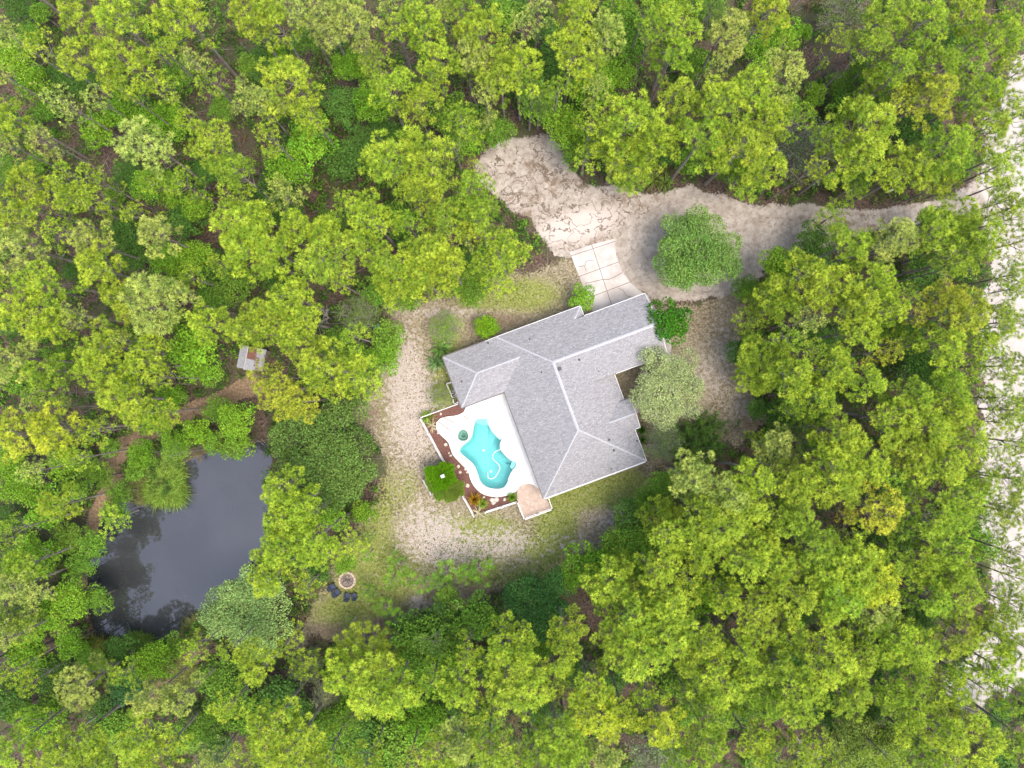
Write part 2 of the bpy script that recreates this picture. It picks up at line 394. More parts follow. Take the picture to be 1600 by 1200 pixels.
rows = [(W2((880,404)), W2((975,372.5))), (W2((896,435.5)), (W2((975,406)))), (W2((915,467)), W2((1005,433)))]
slabs = MB()
for side in (0, 1):
    a, b = cl if side == 0 else cl[::-1]
    base = clip(apw, *shr(a, b, .035))
    for r_ in range(4):
        q = base
        if r_ > 0:
            a, b = rows[r_-1]; q = clip(q, *shr(b, a, .035))
        if r_ < 3:
            a, b = rows[r_]; q = clip(q, *shr(a, b, .035))
        if len(q) > 2: slabs.prism(q, -.08, .05)
o = slabs.build('concrete_driveway', M_CONC); tag(o, kind='structure')
jb = MB(); jb.prism([(x*1.0, y*1.0) for x, y in apw], -.12, .02); tag(jb.build('driveway_joint_bed', M_JOINT), kind='structure')
ck = MB()
def strip(mb, pts, wd, zz):
    pts = [W2(p) for p in pts]; L = []; Rr = []
    for i, p in enumerate(pts):
        a = pts[max(i-1, 0)]; b = pts[min(i+1, len(pts)-1)]; d = math.hypot(b[0]-a[0], b[1]-a[1]); n_ = (-(b[1]-a[1])/d*wd/2, (b[0]-a[0])/d*wd/2)
        L.append((p[0]+n_[0], p[1]+n_[1], zz)); Rr.append((p[0]-n_[0], p[1]-n_[1], zz))
    n = len(pts); mb.add(L+Rr, [(i, i+1, n+i+1, n+i) for i in range(n-1)])
strip(ck, [(904,417),(910,416),(915,414),(914,410),(919,407.5),(928,406.5)], .06, .054)
strip(ck, [(914,443),(924,441),(932,439),(942,436.5),(950,437),(962,432),(972,426)], .07, .054)
strip(ck, [(966,450),(974,454),(978,462),(986,464),(996,464)], .05, .054)
strip(ck, [(913,415),(916,424)], .05, .054)
tag(ck.build('driveway_cracks', M_JOINT), kind='structure')
wk = MB(); wk.prism(orient([W2(p) for p in [(978,632),(1005,622),(1011,626),(1012,638),(1002,643),(984,650)]]), -.1, .09)
wk.prism(orient([W2(p) for p in [(1022,480),(1034,492),(1046,520),(1049,545),(1046,568),(1036,566),(1024,530)]]), -.1, .07)
tag(wk.build('concrete_walk', M_CONC), kind='structure')

# ------------------------------------------------------------------ pool, deck, patio
def fill_holes(name, loops, z, mat, skirt=0, hole_skirt=0, thing=None):
    V_ = []; F_ = []
    for lp in loops: V_ += [(x, y, z) for x, y in lp]
    for t in tessellate_polygon([[Vector((x, y, 0)) for x, y in lp] for lp in loops]):
        a, b_, c_ = (Vector(V_[i]) for i in t)
        F_.append(tuple(t) if (b_-a).cross(c_-a).z > 0 else tuple(t[::-1]))
    n0 = 0
    for li, lp in enumerate(loops):
        sk = skirt if li == 0 else hole_skirt
        if sk:
            b0 = len(V_); V_ += [(x, y, z-sk) for x, y in lp]; n = len(lp)
            for i in range(n): F_.append((n0+i, n0+(i+1) % n, b0+(i+1) % n, b0+i))
        n0 += len(lp)
    me = bpy.data.meshes.new(name); me.from_pydata(V_, [], F_); me.update()
    return link(name, me, mat, thing)
DZ = .12
pw = orient([P(x, y) for x, y in POOL]); sw = orient([P(x, y) for x, y in SPA]); dw = orient([P(x, y) for x, y in smooth_poly(DECK_OUT, 1)[1:-3]+DECK[-4:]])
m = NT('white_deck_paint'); nz = m.noise(1.3, 6, .7, m.pos()); n9 = m.noise(12, 4, .7, m.pos())
cc = m.mix(m.ramp(nz, .45, .8), (.86, .85, .83), (.74, .71, .66)); m.bsdf(cc, .75, n9, .15, .01); M_DECK = m.m
tag(fill_holes('pool_deck', [dw, pw, sw], DZ, M_DECK, .5, .25), kind='structure')
dl = MB()
for L_ in ([(685,658.5),(691,663),(703.5,672.5)], [(693.5,652.5),(702,656.5),(711.5,661.5)], [(723.5,649.5),(728,652),(731.5,655)]):
    strip(dl, L_, .13, DZ+.004)
tag(dl.build('deck_stain', simple('rust_stain', (.34, .21, .14), .9)), kind='structure')
# stone patio
m = NT('flagstone'); pos = m.pos(); vo = m.n('ShaderNodeTexVoronoi'); vo.inputs['Scale'].default_value = 1.9; m.put(vo.inputs['Vector'], pos)
ve = m.n('ShaderNodeTexVoronoi', feature='DISTANCE_TO_EDGE'); ve.inputs['Scale'].default_value = 1.9; m.put(ve.inputs['Vector'], pos)
sp = m.n('ShaderNodeSeparateColor'); m.t.links.new(vo.outputs['Color'], sp.inputs[0])
cc = m.mix(sp.outputs[0], (.45, .32, .24), (.62, .51, .42)); cc = m.mix(m.noise(6, 4, .7, pos), cc, (.46, .36, .29))
cc = m.mix(m.ramp(ve.outputs[0], .02, .06), (.42, .32, .26), cc); m.bsdf(cc, .85, m.ramp(ve.outputs[0], .0, .08), .3, .02)
pt = MB(); pt.prism(orient([P(x, y) for x, y in PATIO]), -.1, DZ+.02); tag(pt.build('stone_patio', m.m), kind='structure')

pool = empty('swimming_pool', P3(762, 708), label='freeform turquoise swimming pool set in the white deck', cat='swimming pool')
def local(o, root):
    """keep the mesh where it is in the world and hang it under root"""
    o.data.transform(Matrix.Translation(-Vector(root.location))); o.parent = root; return o
m = NT('pool_plaster'); pos = m.pos(); nz = m.noise(.35, 4, .6, pos); n5 = m.noise(2.4, 5, .65, pos)
cc = m.mix(m.ramp(nz, .3, .7), (.16, .47, .47), (.22, .56, .565)); cc = m.mix(m.math('MULTIPLY', m.ramp(n5, .55, .8), .3), cc, (.16, .42, .40)); m.bsdf(cc, .7); M_PLASTER = m.m
bas = MB(); n = len(pw); cx, cy = P(762, 708)
ring0 = [(x, y, DZ-.03) for x, y in pw]
def inset(poly, d):
    out = []; n = len(poly)
    for i in range(n):
        a, b_, c_ = Vector(poly[i-1]), Vector(poly[i]), Vector(poly[(i+1) % n])
        t = (c_-a).normalized(); out.append((b_.x-t.y*d, b_.y+t.x*d))
    return out
in1 = inset(pw, .35); in2 = inset(pw, .8)
ring1 = [(x, y, -.8) for x, y in in1]; ring2 = [(x, y, -1.35) for x, y in in2]
bas.add(ring0+ring1+ring2+[(cx, cy, -1.42)], [(i, (i+1) % n, n+(i+1) % n, n+i) for i in range(n)]+[(n+i, n+(i+1) % n, 2*n+(i+1) % n, 2*n+i) for i in range(n)]+[(2*n+i, 2*n+(i+1) % n, 3*n) for i in range(n)])
local(bas.build('basin', M_PLASTER, None, True), pool)
cop = MB()
for k in range(n):   # thin tile line round the water
    cop.bar((*pw[k], DZ-.01), (*pw[(k+1) % n], DZ-.01), .10, .05)
local(cop.build('coping', simple('grey_coping', (.50, .53, .52), .8)), pool)
shelf = MB(); shelf.prism(orient([P(x, y) for x, y in [(760.5,656),(768,656),(771.5,661),(778.5,671),(785,677.5),(784,685),(781,687),(775.5,682),(769,674.5),(764.5,667)]]), -.6, -.02)
local(shelf.build('tanning_ledge', simple('white_plaster', (.78, .82, .78), .7)), pool)
M_STEP = simple('pale_plaster', (.32, .66, .64), .7, .2)
st = MB(); st.prism(orient([P(x, y) for x, y in [(744.5,656),(753.7,655),(762,656),(765,664),(758,665),(748,663),(743,660)]]), -.9, -.16); local(st.build('step', M_STEP), pool)
st = MB(); st.prism(orient([P(x, y) for x, y in [(800,721),(805.5,721),(806.5,728),(800.5,734),(797,730)]]), -.9, -.12); local(st.build('step', M_STEP), pool)
for q in ((758,751),(766.5,738.5),(755,705)):
    d_ = MB(); X, Y = P(*q); d_.tube([(X, Y, -1.45), (X, Y, -1.3)], .16, 10); local(d_.build('drain_cover', simple('drain_white', (.8, .85, .85), .5)), pool)
def water_mat(name, tint, refl=.06):
    m = NT(name); tr = m.n('ShaderNodeBsdfTransparent'); m.put(tr.inputs[0], tint)
    gl = m.n('ShaderNodeBsdfGlossy'); gl.inputs['Roughness'].default_value = .05
    bp = m.n('ShaderNodeBump'); bp.inputs['Strength'].default_value = .15; bp.inputs['Distance'].default_value = .03
    m.put(bp.inputs['Height'], m.noise(2.5, 3, .5, m.pos())); m.t.links.new(bp.outputs[0], gl.inputs['Normal'])
    fr = m.n('ShaderNodeFresnel'); fr.inputs[0].default_value = 1.33
    mx = m.n('ShaderNodeMixShader'); m.t.links.new(fr.outputs[0], mx.inputs[0]); m.t.links.new(tr.outputs[0], mx.inputs[1]); m.t.links.new(gl.outputs[0], mx.inputs[2])
    m.t.links.new(mx.outputs[0], m.out.inputs[0]); return m.m
M_PWATER = water_mat('pool_water', (.78, .97, .97, 1))
o = fill_holes('water', [inset(pw, .02)], .0, M_PWATER); local(o, pool)
def spline(pts, k=6):
    out = []
    for i in range(len(pts)-1):
        p0, p1, p2, p3 = (Vector(pts[max(0, min(len(pts)-1, j))]) for j in (i-1, i, i+1, i+2))
        for s in range(k):
            t = s/k; out.append(.5*((2*p1)+(p2-p0)*t+(2*p0-5*p1+4*p2-p3)*t*t+(3*p1-p0-3*p2+p3)*t**3))
    out.append(Vector(pts[-1])); return out
M_HOSE = simple('white_hose', (.86, .9, .9), .4)
hp = [P3(x, y, .03) for x, y in [(781.5,702.5),(776,704.5),(772,708),(769.5,714),(772,719),(778,724.5),(781,731),(778,739),(773,746),(767,748),(763,746),(762,738)]]
hz = MB(); hz.tube(spline(hp), .042, 8); o = hz.build('pool_cleaner_hose', M_HOSE, None, True)
tag(o, 'white curling pool cleaner hose floating on the turquoise water', 'hose')
# spa
spa = empty('hot_tub', P3(723.8, 680), label='small round grey-green hot tub beside the swimming pool', cat='hot tub')
sb = MB(); n = len(sw); i1 = inset(sw, .22); i2 = inset(sw, .24); i3 = inset(sw, .40)
sb.add([(x, y, DZ-.03) for x, y in sw]+[(x, y, -.35) for x, y in i1]+[(x, y, -.36) for x, y in i3]+[(x, y, -.95) for x, y in i3]+[(*P(723.8,680), -.95)],
       [(r_*n+i, r_*n+(i+1) % n, (r_+1)*n+(i+1) % n, (r_+1)*n+i) for r_ in range(3) for i in range(n)]+[(3*n+i, 3*n+(i+1) % n, 4*n) for i in range(n)])
local(sb.build('basin', simple('spa_tile', (.26, .42, .36), .6, .3, 6)), spa)
rm = MB()
for k in range(n): rm.bar((*sw[k], DZ), (*sw[(k+1) % n], DZ), .12, .06)
local(rm.build('rim', simple('spa_rim', (.36, .44, .40), .7)), spa)
o = fill_holes('water', [inset(sw, .03)], -.02, water_mat('spa_water', (.66, .84, .78, 1))); local(o, spa)

# ------------------------------------------------------------------ the house
def uw(u, w_, h=0, base=2.65):
    """roof plan (pixels along the long side and down from the upper left eave corner) -> world"""
    px = 692+u*.938+w_*.347
    py = 558-u*.347+w_*.938
    k = (H-2.65)/H/PPM
    return ((px-800)*k, (600-py)*k, base+h/12.9*.42)
house = empty('house', (*uw(160, 120)[:2], 0), label='long pale house under a grey shingle hip roof', cat='house')
m = NT('grey_shingle'); pos = m.pos()
mp = m.n('ShaderNodeMapping'); mp.inputs['Rotation'].default_value = (0, 0, R(-20.3)); m.put(mp.inputs[0], pos)
br = m.n('ShaderNodeTexBrick'); m.t.links.new(mp.outputs[0], br.inputs[0]); br.offset = .5
for k_, v_ in (('Scale', 1.0), ('Brick Width', .36), ('Row Height', .145), ('Mortar Size', .012)): br.inputs[k_].default_value = v_
m.put(br.inputs['Color1'], (.24, .235, .24)); m.put(br.inputs['Color2'], (.41, .405, .41)); m.put(br.inputs['Mortar'], (.19, .19, .21))
s1 = m.noise(4.5, 5, .85, pos); s2 = m.noise(.5, 5, .6, pos)
cc = m.mix(m.ramp(s1, .42, .60), br.outputs[0], m.mix(m.ramp(s1, .5, .7), (.21, .205, .21), (.60, .595, .61)))
cc = m.mix(m.math('MULTIPLY', m.ramp(s2, .45, .75), .25), cc, (.27, .27, .30))
m.bsdf(cc, .9, br.outputs[0], .3, .01); M_SHING = m.m
roof_faces = [
 [(0,0,0),(71,0,0),(113,42,42),(42,42,42)],
 [(0,84.5,0),(0,0,0),(42,42,42)],
 [(0,84.5,0),(42,42,42),(113,42,42),(71,84.5,0)],
 [(71,84.5,0),(113,42,42),(71,0,0),(89,0,18),(156.5,67.5,85.5),(156.5,176.5,85.5),(71,262,0)],
 [(71,262,0),(156.5,176.5,85.5),(242,262,0)],
 [(242,262,0),(156.5,176.5,85.5),(156.5,67.5,85.5),(206,117,36),(242,117,0)],
 [(156.5,67.5,85.5),(327,67.5,85.5),(327,117,36),(206,117,36)],
 [(89,0,18),(228,0,18),(211,17,35),(327,17,35),(327,67.5,85.5),(156.5,67.5,85.5)],
 [(228,0,18),(228,17,18),(211,17,35)],
 [(230,161,12),(206,185,36),(250,185,36),(250,161,12)],
 [(230,209,12),(250,209,12),(250,185,36),(206,185,36)]]
def hz_(p): return uw(*p)
rb = MB()
for f in roof_faces:
    pts = [Vector(uw(*p)) for p in f]; n = len(pts)
    tri = tessellate_polygon([[Vector((p.x, p.y, 0)) for p in pts]])
    base = len(rb.v)
    rb.v += [tuple(p) for p in pts]+[tuple(p-Vector((0, 0, .13))) for p in pts]
    for t in tri:
        rb.f.append(tuple(base+i for i in t)); rb.f.append(tuple(base+n+i for i in t[::-1]))
    for i in range(n): rb.f.append((base+i, base+(i+1) % n, base+n+(i+1) % n, base+n+i))
roof = rb.build('roof', M_SHING); local(roof, house)
# ridge and hip caps
M_CAP = simple('light_ridge_shingle', (.46, .46, .485), .85, .15, 6)
def sub(mb, name, mat, parent, label=None, **kw):
    o = mb.build(name, mat, **kw); o.data.transform(Matrix.Translation(-Vector(house.location))); o.parent = parent
    if label: o['label'] = label
    return o
lines = [((0,0,0),(42,42,42)),((0,84.5,0),(42,42,42)),((42,42,42),(113,42,42)),((89,0,18),(156.5,67.5,85.5)),((156.5,67.5,85.5),(156.5,176.5,85.5)),
         ((71,262,0),(156.5,176.5,85.5)),((242,262,0),(156.5,176.5,85.5)),((156.5,67.5,85.5),(327,67.5,85.5)),((206,185,36),(250,185,36)),((228,0,18),(211,17,35))]
for k, (a, b_) in enumerate(lines):
    mb = MB(); A_ = Vector(uw(*a)); B_ = Vector(uw(*b_)); wd = .34 if k in (4, 7) else .2
    L = (B_-A_).length; d = (B_-A_).normalized(); nseg = int(L/.28); sd_ = d.cross(Vector((0, 0, 1))).normalized()*wd/2
    for j in range(nseg):   # overlapping cap shingles
        p = A_+d*(L*j/nseg); q = A_+d*(L*(j+1.12)/nseg) if j < nseg-1 else B_
        up = Vector((0, 0, .035+.0015*(j % 2))); dn = Vector((0, 0, -.02))
        mb.add([p+up*.6, q+up*1.3, q+sd_+dn, p+sd_+dn-up*.4, q-sd_+dn, p-sd_+dn-up*.4], [(0, 1, 2, 3), (1, 0, 5, 4)])
    sub(mb, 'ridge_cap', M_CAP, roof)
# vents
M_VENT = simple('dark_vent', (.07, .07, .075), .6)
for (x, y, s) in [(872,577,.30),(722,596,.14),(827,531,.12),(845,582,.12),(902,563,.16),(912,566,.15),(933,580,.10),(949,686,.18),(957,702,.17),(955,732,.12),(763,536,.15),(995,689,.14)]:
    dx, dy = x-692, y-558; u_ = dx*.938-dy*.347; w_ = dx*.347+dy*.938
    if u_ < 89 and w_ < 84: h_ = min(u_, w_, 84.5-w_)
    elif u_ > 206 and w_ < 117: h_ = min(w_+18, 153-w_)
    else: h_ = min(max(u_-71, 0), 242-u_ if w_ > 80 else 999, 262-w_, w_+18, 153-w_ if u_ > w_+89 else 999)
    X, Y, Z = uw(u_, w_, max(h_, 0)); mb = MB()
    if s > .25:
        mb.box((X, Y, Z+.10), (s, s, .24), R(20.3)); mb.box((X, Y, Z+.24), (s*1.35, s*1.35, .05), R(20.3))
    else:
        mb.tube([(X, Y, Z-.1), (X, Y, Z+.32)], s*.42, 10); mb.tube([(X, Y, Z-.04), (X, Y, Z+.05)], [s, s*.7], 10)
    sub(mb, 'roof_vent', M_VENT, roof)
# fascia, gutters, and dark strips painting a shadow line at the eaves
M_WHITE = simple('white_trim', (.80, .80, .79), .5, .05)
M_EAVE_SHADE = simple('dark_eave_shade', (.12, .11, .11), .5, .1)
ev = [[(0,0,0),(71,0,0),(89,0,18),(228,0,18),(228,17,18),(211,17,35)], [(228,17,35),(327,17,35),(327,67.5,85.5),(327,117,36),(243,117,36)],
      [(242,117,0),(242,161,0)], [(243,161,12),(250,161,12),(250,185,36),(250,209,12),(243,209,12)], [(242,209,0),(242,262,0),(71,262,0),(71,84.5,0),(0,84.5,0),(0,0,0)]]
for E in ev:
    mb = MB()
    for a, b_ in zip(E[:-1], E[1:]):
        A_ = Vector(uw(*a)); B_ = Vector(uw(*b_)); d = (B_-A_).normalized(); off = Vector((d.y, -d.x, 0)).normalized()*.035
        cen = Vector((*uw(160, 110)[:2], 0)); mid = (A_+B_)/2
        if (mid+off-cen).xy.length < (mid-cen).xy.length: off = -off
        mb.bar(A_+off-Vector((0, 0, .11)), B_+off-Vector((0, 0, .11)), .06, .2)
    sub(mb, 'fascia', M_WHITE, roof)
gm = MB()  # dark strips stand in for the shadow beside the roof edge
for a, b_ in (((70.2,262,0),(70.2,84),), ((71,85.2),(0,85.2)), ((-.8,0),(-.8,84.5)), ((0,-.8),(70,-.8))):
    gm.bar(Vector(uw(a[0], a[1]))-Vector((0, 0, .04)), Vector(uw(b_[0], b_[1]))-Vector((0, 0, .04)), .13, .12)
sub(gm, 'eave_strip', M_EAVE_SHADE, roof, 'dark strip painted as eave shadow along the pool side and left end')
gm = MB(); A_ = Vector(uw(74,263.3,0)); B_ = Vector(uw(240,263.3,0)); gm.bar(A_-Vector((0,0,.06)), B_-Vector((0,0,.06)), .12, .1)
sub(gm, 'eave_strip', M_WHITE, roof)
# walls
M_WALL = simple('cream_stucco', (.66, .60, .50), .9, .08, 12)
W_ = [(6,6),(221,6),(221,23),(321,23),(321,111),(236,111),(236,203),(236,256),(77,256),(77,78.5),(6,78.5)]
wl = MB(); pl = orient([uw(u_, v_)[:2] for u_, v_ in W_]); wl.prism(pl, -.1, 2.66); walls = sub(wl, 'wall', M_WALL, house)
up = MB()   # upper wall of the taller garage wing and its gable end
up.prism(orient([uw(u_, v_)[:2] for u_, v_ in [(150,23),(321,23),(321,111),(206,111),(160,68)]]), 2.66, 3.62)
up.add([uw(321,25,35,2.55), uw(321,109,35,2.55), uw(321,67.5,80,2.55), uw(319,25,35,2.55), uw(319,109,35,2.55), uw(319,67.5,80,2.55)], [(0,1,2),(5,4,3),(0,2,5,3),(1,4,5,2),(0,3,4,1)])
up.prism(orient([uw(u_, v_)[:2] for u_, v_ in [(95,6),(221,6),(221,23),(110,23)]]), 2.66, 3.1)
sub(up, 'upper_wall', M_WALL, house)
M_GLASS = simple('window_glass', (.06, .08, .10), .08, .1)
def opening(a, b_, z0, z1, name, mat, parent=None, slats=0):
    A_ = Vector((*uw(*a)[:2], 0)); B_ = Vector((*uw(*b_)[:2], 0)); d = (B_-A_).normalized(); nrm = Vector((d.y, -d.x, 0))
    cen = Vector((*uw(160, 110)[:2], 0))
    mid = (A_+B_)/2
    pn = MB(); pn.bar(A_+Vector((0, 0, (z0+z1)/2)), B_+Vector((0, 0, (z0+z1)/2)), .08, z1-z0)
    o = sub(pn, name, mat, house)
    fr = MB()
    for zz in (z0, z1): fr.bar(A_+Vector((0, 0, zz)), B_+Vector((0, 0, zz)), .14, .07)
    for q in (A_, B_): fr.bar(q+Vector((0, 0, z0-.035)), q+Vector((0, 0, z1+.035)), .14, .07)
    sub(fr, 'frame', M_WHITE, o); return o
opening((77,120),(77,150),0.1,2.2,'sliding_door',M_GLASS); opening((77,165),(77,195),0.1,2.2,'sliding_door',M_GLASS)
opening((77,215),(77,235),.9,2.1,'window',M_GLASS); opening((20,78.5),(45,78.5),.9,2.1,'window',M_GLASS)
opening((30,6),(50,6),.9,2.1,'window',M_GLASS); opening((120,6),(140,6),.9,2.1,'window',M_GLASS); opening((170,6),(190,6),.9,2.1,'window',M_GLASS)
opening((100,256),(120,256),.9,2.1,'window',M_GLASS); opening((180,256),(200,256),.9,2.1,'window',M_GLASS)
opening((236,220),(236,242),.9,2.1,'window',M_GLASS); opening((236,125),(236,145),.9,2.1,'window',M_GLASS)
opening((236,178),(236,190),.05,2.15,'front_door',simple('door_paint',(.25,.12,.08),.5))
opening((236,23),(300,23),.05,2.3,'garage_door',M_WHITE)
for v_ in (163, 207):
    mb = MB(); X, Y, _ = uw(248, v_); mb.box((X, Y, 1.4), (.18, .18, 2.8), R(20.3)); sub(mb, 'porch_post', M_WHITE, house)
# bay sill seen as a thin white frame right of the eave
mb = MB(); mb.bar(Vector(uw(244.5,214,0,1.0)), Vector(uw(244.5,239,0,1.0)), .10, .12); mb.bar(Vector(uw(238,239,0,1.0)), Vector(uw(245,239,0,1.0)), .10, .12); mb.bar(Vector(uw(238,214,0,1.0)), Vector(uw(245,214,0,1.0)), .10, .12)
sub(mb, 'window_box', M_WHITE, house)
pe = MB(); X, Y, _ = uw(40, 81)
# equipment enclosure along the left wall
def fence(name, label, pts, ht, pick=.28, cat='fence'):
    root = empty(name, (*P(*pts[0]), 0), label=label, cat=cat)
    O = Vector(root.location)
    for a, b_ in zip(pts[:-1], pts[1:]):
        A_ = Vector((*P(*a), 0)); B_ = Vector((*P(*b_), 0)); L = (B_-A_).length
        for zz, nm, wd in ((ht, 'top_rail', .09), (.12, 'bottom_rail', .08)):
            mb = MB(); mb.bar(A_+Vector((0, 0, zz)), B_+Vector((0, 0, zz)), wd, .07); local(mb.build(nm, M_WHITE), root)
        mb = MB(); n = max(2, int(L/pick))
        for i in range(n+1):
            p = A_.lerp(B_, i/n); mb.box((p.x, p.y, ht/2+.03), (.025, .025, ht-.12))
        local(mb.build('pickets', M_WHITE), root)
        np_ = max(1, round(L/2.2))
        for i in range(np_+1):
            p = A_.lerp(B_, i/np_); mb = MB(); mb.box((p.x, p.y, (ht+.08)/2), (.11, .11, ht+.08)); mb.box((p.x, p.y, ht+.10), (.14, .14, .04)); local(mb.build('post', M_WHITE), root)
    return root
fence('pool_fence', 'low white railing along the left side of the pool mulch bed', [(715,631.5),(657.5,652.5),(696,723.5),(741,804.5)], 1.15)
fence('pool_fence', 'short white railing along the bottom of the mulch bed', [(759,799),(808,783)], .95)
fence('patio_railing', 'white railing around the flagstone patio corner', [(808,783),(819,810),(862.5,794),(857,778)], .95)
fence('planter_railing', 'short rusty-white railing left of the leafy green hedge', [(662,750),(671,767),(674,772)], .5)
fence('equipment_fence', 'thin cream frame around the pool pumps by the left wall', [(706.5,597.5),(698,599.5),(708.5,622.5),(709.5,631),(716,628.5)], .9)
for q, (x, y) in enumerate([(707.5,611.5),(709.5,617.5)]):
    X, Y = P(x, y); pp = empty('pool_pump', (X, Y, 0), R(20), label='white-ringed pool %s in the cream frame by the left wall' % ['filter tank, the upper one', 'pump tank, the lower one'][q], cat='pool pump')
    mb = MB(); mb.tube([(0, 0, 0), (0, 0, .55), (0, 0, .68)], [.24, .24, .12], 14); mb.build('tank', simple('black_tank', (.05, .05, .05), .4), pp)
    mb = MB(); mb.tube([(.2, 0, .2), (.36, 0, .2), (.36, 0, .6), (0, 0, .72)], .045, 8); mb.build('pipe', M_WHITE, pp)
    mb = MB(); mb.tube([(0, 0, .5), (0, 0, .56)], .26, 14); mb.build('clamp_ring', M_WHITE, pp)

# rocks in the bed
M_ROCK = simple('pale_rock', (.60, .51, .43), .9, .2, 6)
def rock_mesh(seed):
    bm = bmesh.new(); bmesh.ops.create_icosphere(bm, subdivisions=2, radius=1)
    for v in bm.verts:
        n_ = mnoise.noise(v.co*1.3+Vector((seed*7, 0, 0))); v.co *= 1+.35*n_; v.co.z *= .6
    me = bpy.data.meshes.new('rock'); bm.to_mesh(me); bm.free(); me.materials.append(M_ROCK); return me
RK = [rock_mesh(i) for i in range(4)]
rocks = [(696.5,694.8,.20,'largest pale round rock halfway down the left railing'),(701.4,708,.11,'small pale rock just below the large round one'),(704,712,.16,'pale rock against the deck above the hedge'),
 (716,729,.20,'pale rock touching the top right edge of the hedge'),(719,738,.17,'pale rock right of the hedge, below its neighbour'),(727,733,.17,'pale pinkish rock at the deck edge, right of the hedge'),(730,738,.15,'lower pinkish rock at the deck edge, right of the hedge'),
 (730.4,759,.24,'squarish pale rock at the lower right edge of the hedge'),(684,677,.11,'small pale rock near the upper end of the deck slide lines'),(677.6,669.7,.12,'small pale rock near the railing below the palm'),
 (788.5,780.6,.2,'grey rock left of the small bush by the patio'),(756,777,.14,'small grey rock between the orange bush and the deck'),(667.5,755,.18,'upper pale rock by the short railing left of the hedge'),(670,761,.19,'lower pale rock by the short railing left of the hedge'),(688.6,646.8,.15,'pinkish rock in the mulch near the palm'),
 (769,781.5,.28,'left slab of the large pale rock pile below the pool'),(775.5,780,.30,'right slab of the large pale rock pile below the pool'),(771,786,.25,'lowest slab of the large pale rock pile below the pool')]
for i, (x, y, r_, lb) in enumerate(rocks):
    o = bpy.data.objects.new('rock', RK[i % 4]); COL.objects.link(o); X, Y = P(x, y, .15); o.location = (X, Y, .06); o.scale = (r_*1.15, r_, r_*1.1); o.rotation_euler = (0, 0, i*1.7)
    tag(o, lb, 'rock', 'pale rocks in the mulch bed')

# ------------------------------------------------------------------ fire pit, chairs, shed, barrel, mailbox
fx, fy = P(543, 906); fp = empty('fire_pit', (fx, fy, 0), label='round stone-rimmed fire pit filled with ash, beside the chairs', cat='fire pit')
mb = MB(); N = 16
for k in range(N):
    a0 = 2*math.pi*(k+.04)/N; a1 = 2*math.pi*(k+.96)/N; r0, r1 = .84, 1.07
    q = [(r0*math.cos(a0), r0*math.sin(a0)), (r1*math.cos(a0), r1*math.sin(a0)), (r1*1.01*math.cos((a0+a1)/2), r1*1.01*math.sin((a0+a1)/2)), (r1*math.cos(a1), r1*math.sin(a1)), (r0*math.cos(a1), r0*math.sin(a1))]
    mb.prism(q, -.05, .33+.015*(k % 3)); mb.prism([(x*1.035, y*1.035) for x, y in q], -.05, .15)
mb.build('stone_ring', simple('tan_stone', (.56, .45, .33), .9, .2, 5), fp, bevel=.012)
m = NT('ash'); nz = m.noise(9, 5, .8, m.objco()); m.bsdf(m.mix(m.ramp(nz, .4, .62), (.10, .07, .06), (.42, .36, .32)), .95, nz, .8, .1)
mb = MB(); mb.tube([(0, 0, -.05), (0, 0, .1), (0, 0, .16)], [.86, .86, .3], 24); mb.build('ash_bed', m.m, fp)
mb = MB()
for k in range(7):
    a = k*2.4; mb.tube([(.1*math.cos(a), .1*math.sin(a), .24), (.6*math.cos(a+.3), .6*math.sin(a+.3), .14+.02*k % .05)], .05, 6)
mb.build('charred_logs', simple('char', (.14, .11, .1), .95, .4), fp)
M_NAVY = simple('navy_plastic', (.022, .042, .10), .4, .2)
M_NAVYD = simple('black_blue_plastic', (.012, .016, .028), .4, .2)
def chair(name, label):
    c_ = empty(name, (0, 0, 0), label=label, cat='chair', group='adirondack chairs around the fire pit')
    mb = MB()
    for k in range(5): mb.bar((-.27, -.28+k*.125, .30+.0*k-.035*k+.14), (.27, -.28+k*.125, .44-.035*k), .105, .022)
    mb.build('seat', M_NAVY, c_)     # front is -y
    mb = MB()
    for k in range(5):
        x = (k-2)*.115; top = .98-.05*abs(k-2); mb.bar((x, .26, .30), (x*1.15, .26+.34*(top-.3)/.7, top), .10, .02)
    mb.bar((-.28, .30, .45), (.28, .30, .45), .05, .03); mb.bar((-.28, .44, .78), (.28, .44, .78), .05, .03)
    mb.build('backrest', M_NAVY, c_)
    for sx in (-1, 1):
        mb = MB(); mb.bar((sx*.36, -.38, .56), (sx*.36, .40, .56), .13, .025); mb.build('armrest', M_NAVYD, c_)
        mb = MB(); mb.box((sx*.36, -.30, .27), (.05, .10, .55)); mb.build('leg', M_NAVYD, c_)
        mb = MB(); mb.bar((sx*.31, -.38, .40), (sx*.31, .52, .04), .03, .11); mb.build('leg', M_NAVYD, c_)
    mb = MB(); mb.bar((-.36, -.36, .42), (.36, -.36, .42), .04, .10); mb.build('front_apron', M_NAVYD, c_)
    return c_
def copy_thing(src, label=None, group=None, sub=True):
    r_ = src.copy(); COL.objects.link(r_)
    for ch in [c_ for c_ in src.children]:
        d_ = ch.copy(); COL.objects.link(d_); d_.parent = r_
        for g_ in ch.children:
            e_ = g_.copy(); COL.objects.link(e_); e_.parent = d_
    if label: r_['label'] = label
    return r_
cl_ = ['dark blue adirondack chair, leftmost by the fire pit and nearest the pond', 'dark blue adirondack chair, second from left, lower left of the fire pit', 'dark blue adirondack chair, third from left, straight below the fire pit', 'dark blue adirondack chair, rightmost and smallest-looking, below the fire pit']
ch0 = chair('adirondack_chair', cl_[0])
